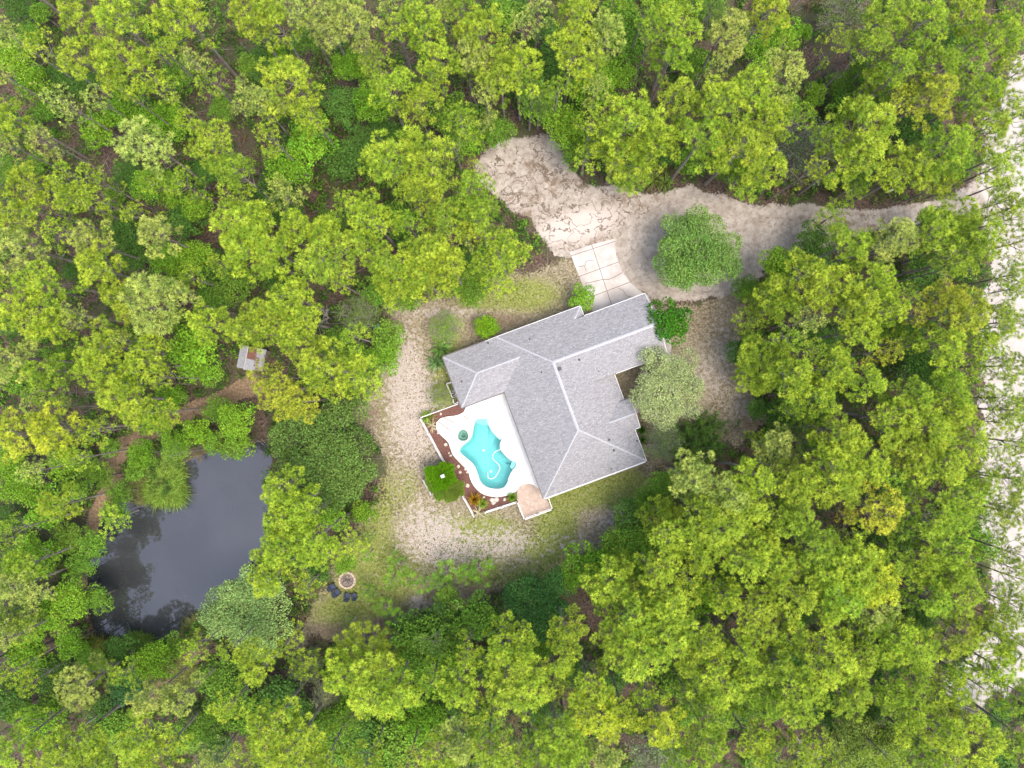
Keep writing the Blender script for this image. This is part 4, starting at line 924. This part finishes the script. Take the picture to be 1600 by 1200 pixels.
CLS = {'y': ('yellow-green', (.305, .415, .036)), 'Y': ('bright lemon-yellow', (.385, .46, .035)), 'g': ('mid-green', (.25, .375, .034)), 'p': ('pale olive', (.34, .415, .085)),
       'o': ('golden-green', (.36, .41, .04)), 'O': ('golden-yellow', (.41, .42, .04)), 't': ('thin-crowned green', (.28, .38, .045)),
       'B': ('bright green', (.19, .35, .028)), 'G': ('leaf-green', (.15, .275, .032)), 'D': ('dark green', (.092, .19, .034)), 'W': ('greyish', (.19,.28,.07)), 'F': ('soft blue-green', (.11, .26, .07)), 'V': ('pale straw-green', (.40, .42, .2))}
LM = [('white pool deck', 760, 720), ('pond', 290, 850), ('tin shed', 402, 562), ('fire pit', 543, 906), ('drive loop oak', 1085, 395), ('blue barrel', 588, 510), ('sandy turnaround', 840, 250), ('concrete driveway', 940, 430),
      ('top left corner', 0, 0), ('top right corner', 1600, 0), ('bottom left corner', 0, 1200), ('bottom right corner', 1600, 1200), ('top edge middle', 800, 0), ('bottom edge middle', 800, 1200), ('left edge middle', 0, 600), ('right edge middle', 1600, 600),
      ('grassy pond point', 257, 757), ('wide dark pond oak', 505, 715), ('dark oak below yard', 845, 940), ('pale bluish pond oak', 385, 955), ('lower right roof corner', 1008, 720), ('lower right sand patch', 1515, 1065), ('brown upper right clearing', 1290, 90),
      ('mailbox', 1384, 301), ('pale round bottom tree', 1360, 1168), ('brown footpath bend', 172, 718), ('barrel-side dead tree', 526, 480), ('left roof end', 692, 560), ('magnolia at the roof', 1046, 502)]
ORD = ['closest', 'second closest', 'third closest', 'fourth closest', 'fifth closest', 'sixth closest', 'seventh closest', 'eighth closest', 'ninth closest', 'tenth closest']
DIRS = ['right of', 'upper-right of', 'above', 'upper-left of', 'left of', 'lower-left of', 'below', 'lower-right of']
def make_labels(items):
    """items (x, y, r, colour word, noun); a label that points to one of them by colour and by its rank from a landmark"""
    cand = [[] for _ in items]
    for li, (ln, lx, ly) in enumerate(LM):
        sec = {}
        for i, it in enumerate(items):
            dx, dy = it[0]-lx, ly-it[1]; d = math.hypot(dx, dy)
            if d < 12: continue
            s_ = int(round(math.degrees(math.atan2(dy, dx))/45)) % 8
            sec.setdefault((it[3], it[4], s_), []).append((d, i))
        for (cw, nn, s_), L_ in sec.items():
            L_.sort()
            for r_, (d, i) in enumerate(L_): cand[i].append((r_*90+d, r_, ln, s_))
    out = []
    for i, it in enumerate(items):
        c_ = min(cand[i]); r_ = min(c_[1], 9)
        out.append(f"{it[3]} {it[4]}, {ORD[r_]} one {DIRS[c_[3]]} the {c_[2]}")
    return out
def parse(s): return [(float(a[0]), float(a[1]), float(a[2]), a[3] if len(a) > 3 else 'y') for a in (q.strip().split(',') for q in s.replace('\n', '').split(';') if q.strip())]
allp = parse(PINE_POS); order = sorted(range(len(allp)), key=lambda i: -allp[i][2]); big = set(order[:288])
pines = [allp[i] for i in range(len(allp)) if i in big]; small = [allp[i] for i in range(len(allp)) if i not in big]
broads = parse(BROAD_POS); young = parse(YOUNG_POS)
lab = make_labels([(x, y, r_, CLS[c_][0], 'pine') for x, y, r_, c_ in pines]+[(x, y, r_, CLS[c_][0], 'leafy tree' if r_ >= 26 else 'shrubby tree') for x, y, r_, c_ in broads]+[(x, y, r_, 'small bright', 'young pine') for x, y, r_, c_ in young])
def plant(name, meshes, loc, scale, rz, color, label, cat, group=None, names=('trunk', 'crown'), tilt=(0, 0)):
    e = bpy.data.objects.new(name, None); COL.objects.link(e); e.location = loc; e.rotation_euler = (tilt[0], tilt[1], rz); e.scale = scale; e.empty_display_size = .3
    tag(e, label, cat, group)
    for nm, me in zip(names, meshes):
        o = bpy.data.objects.new(nm, me); COL.objects.link(o); o.parent = e; o.color = (*color, 1)
    return e
rd = random.Random(5)
def jitter(c_, a=.08):
    k = 1+rd.uniform(-a, a); return tuple(max(0, v*k*(1+rd.uniform(-a*.5, a*.5))) for v in c_)
LI = 0
for i, (x, y, r_, c_) in enumerate(pines):
    sz = .86+.20*min(1, r_/48)+rd.uniform(-.04, .04); zc = 14.3*sz
    for _ in range(14):      # trees at a clearing's rim are lower, so that their foot stands outside it
        X, Y = P(x, y, zc); fx_, fy_ = X*PPM+800, 600-Y*PPM
        if zc < 5 or max(float(sdf(fx_, fy_, q)) for q in (DRIVE, ROAD, YARD, POND, HOUSE_PX)) < -.4: break
        zc -= .8
    sz = zc/14.3; Rm = r_/PPM*(H-zc)/H; s = Rm/PR*1.08
    v = THIN[i % 4] if c_ == 't' else PINES[(i*7+int(x)) % 10]
    plant('pine_tree', v, (X, Y, -.05), (s, s, sz), rd.uniform(0, 6.28), jitter(CLS[c_][1]), lab[i], 'pine tree', 'pines of the surrounding woods', tilt=(rd.uniform(-.012, .012), rd.uniform(-.012, .012)))
LI = len(pines)
SPC = {'W': SPARSE, 'V': SPARSE}
for i, (x, y, r_, c_) in enumerate(broads):
    hh = {'B': 5.6, 'G': 4.8, 'D': 4.2, 'W': 4.6, 'F': 4.5, 'V': 4.5}[c_]*(.75+.5*r_/40)*rd.uniform(.9, 1.1); zc = hh*.75
    X, Y = P(x, y, zc); Rm = r_/PPM*(H-zc)/H*(1.0 if 120 < x < 345 and 610 < y < 1010 else 1.16)
    if c_ in SPC: v = SPARSE[i % 2]; s = Rm/3.0; sz = hh/5.0
    else: v = BROAD[(i*5) % 8]; s = Rm/2.2; sz = hh/6.0
    plant('broadleaf_tree', v, (X, Y, -.05), (s, s, sz), rd.uniform(0, 6.28), jitter(CLS[c_][1]), lab[LI+i], 'broadleaf tree' if r_ >= 26 else 'shrub', 'leafy trees of the surrounding woods')
LI += len(broads)
for i, (x, y, r_, c_) in enumerate(young):
    zc = 3.4; X, Y = P(x, y, zc); s = r_/PPM/PR*1.05
    plant('young_pine', YNG[i % 3], (X, Y, -.05), (s, s, .25), rd.uniform(0, 6.28), jitter((.17, .33, .03)), lab[LI+i], 'young pine', 'young pines in the yard by the fire pit')

SOLO = [
 ('oak_tree', OAK, 507, 715, 97, 6.0, 8.5, 6.6, (.13, .22, .045), 'wide dark oak with feathery crown between the pond and the yard', 'oak tree'),
 ('oak_tree', OAK2, 384, 958, 74, 6.0, 8.0, 5.0, (.27, .40, .12), 'pale bluish-green billowy oak at the lower right bank of the pond', 'oak tree'),
 ('oak_tree', OAK2, 1086, 396, 73, 5.5, 8.0, 5.0, (.17, .30, .06), 'round soft green oak standing alone inside the sand drive loop', 'oak tree'),
 ('oak_tree', OAK3, 842, 942, 62, 5.0, 7.5, 5.0, (.06, .155, .035), 'dense dark oak below the yard, left of bright pines', 'oak tree'),
 ('oak_tree', OAK2, 1360, 1170, 62, 7.5, 8.0, 5.0, (.26, .36, .07), 'pale round leafy tree at the bottom edge, right side', 'broadleaf tree'),
 ('oak_tree', PALE, 1042, 603, 64, 5.0, 7.0, 4.6, (.36, .44, .18), 'pale airy tree with grey twigs overhanging the right of the house', 'broadleaf tree'),
 ('broadleaf_tree', SPARSE[0], 1034, 690, 34, 3.5, 5.0, 3.0, (.20, .29, .09), 'wispy grey-green bush right of the lower roof corner', 'shrub'),
 ('broadleaf_tree', SPARSE[1], 1257, 238, 52, 5.5, 5.0, 3.0, (.17, .23, .10), 'sparse grey-twigged tree above the sand drive', 'broadleaf tree'),
 ('broadleaf_tree', SPARSE[1], 1020, 1180, 44, 5.5, 5.0, 3.0, (.24, .32, .14), 'wispy grey-green tree at the bottom edge right of the yellow pine', 'broadleaf tree'),
 ('magnolia_tree', BROAD[5], 1046, 502, 37, 4.5, 6.0, 2.2, (.055, .175, .012), 'dense glossy dark green magnolia overlapping the right roof end', 'magnolia tree'),
 ('bush', BROAD[6], 910, 467, 23, 2.2, 6.0, 2.2, (.17, .33, .03), 'bright green bush at the corner of the driveway and roof', 'shrub'),
 ('bush', BROAD[7], 762, 511, 22, 1.8, 6.0, 2.2, (.15, .29, .012), 'round dark and yellow-green bush above the long roof edge', 'shrub'),
 ('bush', BROAD[1], 1078, 700, 10, 1.0, 6.0, 2.2, (.09, .2, .02), 'tiny green bush right of the porch', 'shrub'),
 ('bush', SPARSE[0], 697, 513, 30, 2.2, 5.0, 3.0, (.22, .36, .05), 'light green feathery bush above the left roof end', 'shrub'),
 ('bush', SPARSE[1], 690, 618, 22, 1.6, 5.0, 3.0, (.24, .33, .06), 'low feathery green bush left of the pump enclosure', 'shrub'),
]
for (nm, ms, x, y, r_, zc, H0, R0, c_, lb, ct) in SOLO:
    X, Y = P(x, y, zc); Rm = r_/PPM*(H-zc)/H*(1.13 if r_ > 40 else 1.0); hh = zc/.72
    if nm in ('oak_tree', 'magnolia_tree'): hh = zc/.75
    plant(nm, ms, (X, Y, -.05), (Rm/R0, Rm/R0, hh/H0), x*.01, c_, lb, ct)
X, Y = P(1100, 692, 3); plant('spiky_bush', SPIKY, (X, Y, 0), (1.0, .95, .95), .4, (.10, .20, .03), 'big dark spiky bush with arching stems right of the house', 'shrub', names=('stems', 'foliage'))
for (ms, x, y, s, c_, lb, ct, nm) in [(PALM, 669, 651, .95, (.24, .36, .05), 'small fan palm at the upper left corner of the mulch bed', 'palm', 'fan_palm'), (BUSHY, 742, 779, 1.1, (.34, .20, .02), 'orange-tinted spiky bush in the mulch bed below the pool', 'shrub', 'croton_bush'),
      (BUSHY, 754, 786, .9, (.26, .38, .04), 'yellow-green spiky bush right of the orange one', 'shrub', 'spiky_bush'), (BUSHY, 800, 776, .85, (.17, .30, .03), 'small green bush touching the flagstone patio', 'shrub', 'spiky_bush'),
      (AGAVE, 748, 801, 1.1, (.48, .44, .28), 'pale spiky plant outside the lower corner of the railing', 'agave', 'agave'), (PALM, 690, 545, 1.5, (.16, .30, .07), 'green saw palmetto left of the roof end, upper one', 'palmetto', 'saw_palmetto'),
      (PALM, 683, 566, 1.3, (.15, .28, .09), 'bluish saw palmetto left of the roof end, lower one', 'palmetto', 'saw_palmetto'), (PALM, 1020, 283, 1.4, (.22, .28, .06), 'olive saw palmetto at the upper edge of the sand drive', 'palmetto', 'saw_palmetto'),
      (PALM, 1037, 288, 1.2, (.2, .27, .06), 'small olive saw palmetto just right of a larger one by the drive', 'palmetto', 'saw_palmetto'), (AGAVE, 676, 664, .9, (.5, .45, .3), 'straw-coloured spiky plant below the fan palm', 'agave', 'agave'),
      (BUSHY, 1002, 672, .7, (.08, .22, .02), 'small dark green bush tucked against the porch corner', 'shrub', 'spiky_bush'), (BUSHY, 1005, 687, .7, (.08, .2, .02), 'small dark green bush below the one at the porch corner', 'shrub', 'spiky_bush')]:
    plant(nm, ms, P3(x, y, 0), (s, s, s), x, c_, lb, ct, names=('stem', 'leaves'))
# leafy hedge beside the bed, and the white post in it
rg = np.random.default_rng(77); n = 1500
uu = rg.uniform(-1, 1, n); vv = rg.uniform(-1, 1, n); ed = np.maximum(np.abs(uu), np.abs(vv))
bl_ = 1+.16*np.sin(3*np.arctan2(vv, uu)+1)+.10*np.sin(7*np.arctan2(vv, uu)); uu = uu*bl_*np.where(np.abs(uu*vv) > .55, .88, 1); vv = vv*bl_
c_ = np.stack([uu*1.5, vv*1.45, 1.2+.8*(1-ed**3)*rg.uniform(.4, 1, n)], -1); ax = np.stack([uu*.8, vv*.8, np.full(n, 1.)], -1)
hm = leafmesh('leaves', [blades(c_, ax, 7, .42, .09, 5, 60, rg, rg.uniform(.8, 1.2, n), tipw=.15)], M_LEAF)
c2 = c_.copy(); c2[:, 2] *= .55
tr = MB()
for k in range(14): a = rg.uniform(-1, 1, 2); tr.tube([(a[0]*.8, a[1]*.8, 0), (a[0]*1.3, a[1]*1.2, 1.7)], [.03, .012], 4, False)
hs = woodmesh('stems', tr, M_TWIG)
plant('hedge', (hs, hm), P3(691, 742, 1), (.95, .95, 1), R(28), (.16, .36, .012), 'bright green square leafy hedge with a white post in it', 'hedge', names=('stems', 'leaves'))
plant('hedge', (hs, hm), P3(686, 760, 1), (.62, .8, .8), R(35), (.22, .36, .05), 'yellow-green clump at the lower left of the bright square hedge', 'hedge', names=('stems', 'leaves'))
plant('hedge', (hs, hm), P3(708, 764, 1), (.8, .7, .72), R(20), (.23, .32, .05), 'olive-green clump at the lower right of the bright square hedge', 'hedge', names=('stems', 'leaves'))
gp = empty('garden_post', P3(694.5, 740, 2.2), R(25), label='white square post cap showing in the middle of the bright hedge', cat='post')
mb = MB(); mb.box((0, 0, 1.1), (.12, .12, 2.2)); mb.build('post', M_WHITE, gp); mb = MB(); mb.box((0, 0, 2.3), (.36, .30, .30)); mb.add([(-.22, -.19, 2.45), (.22, -.19, 2.45), (.22, .19, 2.45), (-.22, .19, 2.45), (0, 0, 2.6)], [(0, 1, 4), (1, 2, 4), (2, 3, 4), (3, 0, 4), (3, 2, 1, 0)]); mb.build('cap', M_WHITE, gp)
# tall grass at the pond
gme = grass_mesh(11, 1.9, 1.3, 1500)
for (x, y, s, c_, lb) in [(258, 762, 1.0, (.25, .38, .06), 'bright green tall grass point reaching into the pond, lower part'), (262, 738, .75, (.30, .40, .08), 'tall grass at the upper end of the grassy point in the pond'),
      (150, 1024, .8, (.30, .33, .07), 'yellowish tall grass at the lower left pond bank'), (185, 1030, .7, (.34, .34, .09), 'straw-tinted tall grass below the pond bank'), (215, 1012, .7, (.20, .32, .06), 'green tall grass at the bottom bank of the pond'),
      (288, 1062, .8, (.38, .40, .13), 'pale dry grass clump on the path below the pond'), (302, 990, .7, (.26, .28, .1), 'olive tall grass at the lower right corner of the pond'), (212, 770, .6, (.3, .3, .12), 'brownish grass clump on the left pond bank')]:
    o = bpy.data.objects.new('tall_grass', gme); COL.objects.link(o); o.location = P3(x, y, .5)[:2]+(-.35,); o.scale = (s, s, s); o.rotation_euler = (0, 0, x); o.color = (*c_, 1); tag(o, lb, 'grass clump', 'tall grass round the pond')
# bare grey trees
def bare_mesh(seed, HH, RR, nb=9):
    rg = np.random.default_rng(seed); tr = MB(); tr.tube([(0, 0, -.2), (.1, 0, HH*.5), (.25, .1, HH)], [.16, .11, .02], 7)
    br = MB()
    for k in range(nb):
        z_ = HH*rg.uniform(.45, .98); a = rg.uniform(0, 6.28); L = RR*rg.uniform(.5, 1.1); p0 = np.array([.12*z_/HH*2, 0, z_]); p1 = p0+np.array([math.cos(a)*L*.5, math.sin(a)*L*.5, L*.35]); p2 = p0+np.array([math.cos(a+.3)*L, math.sin(a+.3)*L, L*.5])
        br.tube([p0, p1, p2], [.07, .05, .015], 5, False)
        for q in range(3): a2 = a+rg.uniform(-1.2, 1.2); br.tube([p1, p1+np.array([math.cos(a2), math.sin(a2), .5])*L*.35], [.03, .008], 4, False)
    return woodmesh('trunk', tr, M_TWIG), woodmesh('branches', br, M_TWIG)
BARE = [bare_mesh(700+i, 7, 2.0) for i in range(3)]
for i, (x, y, s, lb) in enumerate([(522, 500, .8, 'dead grey tree with forked bare branches left of the blue barrel'), (12, 1018, 1.2, 'dead grey tree with tangled bare branches at the left edge'), (1452, 412, 1.2, 'bare grey tree with long limbs near the sand road'), (1230, 1142, 1.1, 'bare grey tree between pines left of the pale round tree'),
      (1195, 1165, .8, 'thin bare grey tree at the bottom, near the larger bare one'), (1478, 1085, .9, 'bare branching tree at the white sand patch'), (215, 778, .5, 'small dead grey shrub leaning over the left pond bank'), (640, 1060, .8, 'bare grey-branched tree among the trees below the fire pit'), (1300, 765, .8, 'bare grey tree in the gap left of the orange-gold pine')]):
    plant('dead_tree', BARE[i % 3], P3(x, y, 0), (s, s, s), x, (1, 1, 1), lb, 'dead tree', names=('trunk', 'branches'))
# pines whose crowns reach beyond the picture: placed by the foot of the trunk
FEET = [(90,1086,'long bare dark trunk slanting to the lower left corner'),(54,990,'slim trunk leaving the picture at the left, upper of two'),(66,1002,'slim trunk leaving the picture at the left, lower of two'),(40,858,'trunk crossing the left edge beside the pond woods'),(32,962,'grey trunk running out of the left edge below the pond bank'),
        (118,42,'grey trunk slanting out of the top left corner'),(1330,118,'none')]
for i, (x, y, lb) in enumerate(FEET[:6]):
    X, Y = P(x, y); k = 1.0
    plant('pine_tree', PINES[i], (X, Y, 0), (.95, .95, 1.05), i, jitter(CLS['g'][1]), 'pine with '+lb, 'pine tree', 'pines of the surrounding woods')

# smaller pines filling in between: beyond 300 of a kind, one mass
rm_ = random.Random(99); LOWP = [pine_mesh(800+i, .8, 13, .44, 22) for i in range(5)]
def place_small(x, y, r_, c_, z0):
    zc = z0
    for _ in range(10):
        X, Y = P(x, y, zc); fx_, fy_ = X*PPM+800, 600-Y*PPM
        if max(float(sdf(fx_, fy_, q)) for q in (DRIVE, ROAD, YARD, POND, HOUSE_PX)) < -.4: break
        zc -= .8
        if zc < 4: return None
    if min(abs(float(sdf(x, y, q))) if float(sdf(x, y, q)) < 0 else 0 for q in (DRIVE, YARD, POND)) < r_/PPM+.3 and c_ == '?': return None
    return X, Y, zc, r_/PPM*(H-zc)/H
todo = [(x, y, r_, c_, 13.4) for x, y, r_, c_ in small]
for _ in range(520):
    x = rm_.uniform(-20, 1620); y = rm_.uniform(-20, 1220); r_ = rm_.uniform(18, 30)
    if any(math.hypot(x-a, y-b)*(1.0) < c*.85+8 for a, b, c, _c in allp): continue
    if x < 640 and y < 640 and rm_.random() < .85: continue
    if max(float(sdf_line(x, y, l_, 34)) for l_ in PATHS) > 0: continue
    if any(math.hypot(x-a, y-b) < c+r_*.8 for a, b, c in ((505,715,105),(384,958,78),(842,942,66),(1360,1170,64),(1257,238,50),(1100,692,60),(1034,690,40),(1020,1180,44))): continue
    todo.append((x, y, r_, '?', rm_.uniform(8, 12)))
Vm = []; Fm = []; Tm = []; Cm = []; off = 0; tv = []; tf = []
for (x, y, r_, c_, z0) in todo:
    q = place_small(x, y, r_, c_, z0)
    if not q: continue
    X, Y, zc, Rm = q; s_ = Rm/PR*1.12; sz_ = zc/14.3; tr_me, cr_me = LOWP[rm_.randrange(5)]; a = rm_.uniform(0, 6.28)
    co = np.empty(len(cr_me.vertices)*3, np.float32); cr_me.vertices.foreach_get('co', co); co = co.reshape(-1, 3)*np.array([s_, s_, sz_])
    Rz = np.array([[math.cos(a), math.sin(a), 0], [-math.sin(a), math.cos(a), 0], [0, 0, 1]]); co = co @ Rz+np.array([X, Y, 0])
    tn = np.empty(len(cr_me.vertices), np.float32); cr_me.attributes['tone'].data.foreach_get('value', tn)
    Vm.append(co); Fm.append(np.arange(len(co)).reshape(-1, 4)+off); off += len(co); Tm.append(tn)
    cb_ = CLS[c_][1] if c_ != '?' else rm_.choice([CLS['g'][1], CLS['y'][1], CLS['p'][1], (.15, .25, .04)])
    Cm.append(np.tile(np.array(jitter(cb_)), (len(co), 1)))
    tc = np.array([v.co[:] for v in tr_me.vertices])*np.array([s_, s_, sz_]) @ Rz+np.array([X, Y, 0]); b0 = len(tv); tv += [tuple(v) for v in tc]; tf += [tuple(b0+i for i in p_.vertices) for p_ in tr_me.polygons]
o = link('pine_infill', leafmesh('pine_infill', [(np.concatenate(Vm), np.concatenate(Fm), np.concatenate(Tm))], M_NEEDLE_MASS, np.concatenate(Cm))); tag(o, 'mass of smaller pines filling the gaps between the tall pine crowns', 'pines', kind='stuff')
me = bpy.data.meshes.new('trunks'); me.from_pydata(tv, [], tf); me.update(); tag(link('trunks', me, M_BARK, o), kind='stuff')

# ------------------------------------------------------------------ undergrowth nobody could count
m = NT('undergrowth_leaves'); ri = m.n('ShaderNodeNewGeometry').outputs['Random Per Island']; ca = m.attr('col').outputs['Vector']
hs_ = m.n('ShaderNodeHueSaturation'); m.put(hs_.inputs['Color'], ca); m.put(hs_.inputs['Value'], m.math('MULTIPLY_ADD', ri, .8, .6))
pr = m.n('ShaderNodeBsdfPrincipled'); pr.inputs['Roughness'].default_value = .7; pr.inputs['Specular IOR Level'].default_value = .08; m.t.links.new(hs_.outputs[0], pr.inputs['Base Color'])
tr_ = m.n('ShaderNodeBsdfTranslucent'); m.t.links.new(hs_.outputs[0], tr_.inputs[0]); mx = m.n('ShaderNodeMixShader'); mx.inputs[0].default_value = .3
m.t.links.new(pr.outputs[0], mx.inputs[1]); m.t.links.new(tr_.outputs[0], mx.inputs[2]); m.t.links.new(mx.outputs[0], m.out.inputs[0]); M_UNDER = m.m
def masks(x, y):
    px = x*PPM+800; py = 600-y*PPM
    d = np.maximum.reduce([sdf(px, py, DRIVE), sdf(px, py, ROAD), sdf(px, py, YARD), sdf(px, py, POND), sdf(px, py, HOUSE_PX), sdf(px, py, BED), sdf(px, py, APRON), sdf(px, py, DECK), sdf(px, py, PATIO)]+[sdf_line(px, py, l_, 9) for l_ in PATHS])
    return px, py, d
def scatter(n, seed):
    rg = np.random.default_rng(seed); x = rg.uniform(-68, 68, n); y = rg.uniform(-52, 52, n); px, py, d = masks(x, y)
    bare = np.zeros(n)
    for (bx, by, rx, ry, a) in [(1290,90,70,60,.9),(565,650,30,22,1),(110,330,90,40,.35),(180,500,60,20,.6),(1330,815,50,40,.8),(480,1090,30,30,.8),(40,1110,50,40,.7),(520,440,40,25,.8),(1240,130,30,50,.5),(350,330,50,40,.6),(500,60,60,60,.4),(1490,1010,40,40,.5),(1280,330,120,12,.9),(1100,290,80,10,.9),(110,20,50,30,.4),(130,850,15,60,.5)]:
        bare = np.maximum(bare, a*np.exp(-(((px-bx)/rx)**2+((py-by)/ry)**2)))
    keep = (d < -.25) & (rg.random(n) > bare) & (rg.random(n) < np.clip(.72+.75*vnoise(x, y, 4.5, seed), .08, 1))
    return x[keep], y[keep], rg
PAL = np.array([(.085,.18,.03),(.12,.23,.035),(.06,.13,.03),(.17,.25,.05),(.14,.30,.03),(.2,.26,.07),(.17,.13,.07)])
x, y, rg = scatter(25000, 21); n = len(x); k = 13
ci = rg.choice(len(PAL), n, p=[.22,.2,.2,.14,.12,.08,.04]); rad = rg.uniform(.3, .85, n); hh = rg.uniform(.25, 1.5, n)
d = unit(rg.normal(0, 1, (n, k, 3))+np.array([0, 0, .5])); cen = np.stack([x, y, hh*.6], -1)[:, None]+d*np.stack([rad, rad, hh*.5], -1)[:, None]*rg.uniform(.5, 1, (n, k, 1))
V_, F_ = leaves(cen.reshape(-1, 3), (d*.5+np.array([0, 0, 1.])).reshape(-1, 3), .36, .2, rg, .5)
cc = np.repeat(PAL[ci]*rg.uniform(.8, 1.25, (n, 1)), k*4, 0)
o = link('undergrowth', leafmesh('undergrowth', [(V_, F_, np.ones(len(V_)))], M_UNDER, cc)); tag(o, 'low leafy green undergrowth covering the brown forest floor', 'undergrowth', kind='stuff')
x, y, rg = scatter(5200, 33); n = len(x); c_ = np.stack([x, y, rg.uniform(.15, .6, n)], -1)
pal2 = np.array([(.14,.20,.05),(.10,.17,.045),(.20,.22,.08),(.22,.16,.08)])[rg.choice(4, n, p=[.4,.3,.2,.1])]*rg.uniform(.8, 1.25, (n, 1))
a = blades(c_, np.tile([[0, 0, 1.]], (n, 1)), 26, .75, .075, 25, 88, rg, np.ones(n), droop=.15, r0=.1, tipw=.3)
o = link('palmetto_scrub', leafmesh('palmetto_scrub', [a], M_UNDER, np.repeat(pal2, 26*4, 0))); tag(o, 'low spiky palmetto scrub scattered under the pines', 'palmetto scrub', kind='stuff')
# fallen twigs and small logs on the floor
x, y, rg = scatter(2600, 55); n = len(x); th = rg.uniform(0, 3.14, n); L = rg.uniform(.3, 1.6, n)
a_ = np.stack([np.cos(th)*L, np.sin(th)*L, np.zeros(n)], -1); s_ = np.stack([-np.sin(th), np.cos(th), np.zeros(n)], -1)*.03; p = np.stack([x, y, np.full(n, .12)], -1); up_ = np.array([0, 0, .05])
V_ = np.stack([p-a_-s_, p+a_-s_, p+a_+up_, p-a_+up_, p-a_+s_, p+a_+s_, p+a_+up_, p-a_+up_], 1).reshape(-1, 3); F_ = np.arange(len(V_)).reshape(-1, 4)
o = link('fallen_twigs', leafmesh('fallen_twigs', [(V_, F_, np.ones(len(V_)))], M_TWIG)); tag(o, 'pale fallen twigs lying on the forest floor', 'twigs', kind='stuff')
# yard grass tufts
rg = np.random.default_rng(90); n = 42000; x = rg.uniform(-30, 34, n); y = rg.uniform(-34, 18, n); px = x*PPM+800; py = 600-y*PPM
dY = sdf(px, py, YARD); dH = np.maximum.reduce([sdf(px, py, HOUSE_PX), sdf(px, py, BED), sdf(px, py, DECK), sdf(px, py, PATIO), sdf(px, py, DRIVE), sdf(px, py, APRON)])
keep = (dY > -.3) & (dH < -.15); x, y, px, py = x[keep], y[keep], px[keep], py[keep]; n = len(x)
gidx = lambda arr: arr[np.clip(np.searchsorted(GY, y), 0, len(GY)-1), np.clip(np.searchsorted(GX, x), 0, len(GX)-1)]
gr = gidx(A['green'])+rg.normal(0, .25, n); pa = gidx(A['pale'])+rg.normal(0, .3, n)
colr = np.where((pa > .55)[:, None], np.array([[.46, .39, .28]]), np.array([[.28, .24, .12]])); colr = np.where((gr > .45)[:, None], np.array([[.17, .25, .03]]), colr)*rg.uniform(.7, 1.25, (n, 1))
a = blades(np.stack([x, y, np.full(n, .0)], -1), np.stack([rg.normal(0, .3, n), rg.normal(0, .3, n), np.ones(n)], -1), 5, .15, .045, 20, 85, rg, np.ones(n), r0=.02, tipw=.3)
o = link('grass', leafmesh('grass', [a], M_UNDER, np.repeat(colr, 20, 0))); tag(o, 'short patchy green and straw-coloured grass in the yard', 'grass', kind='stuff')
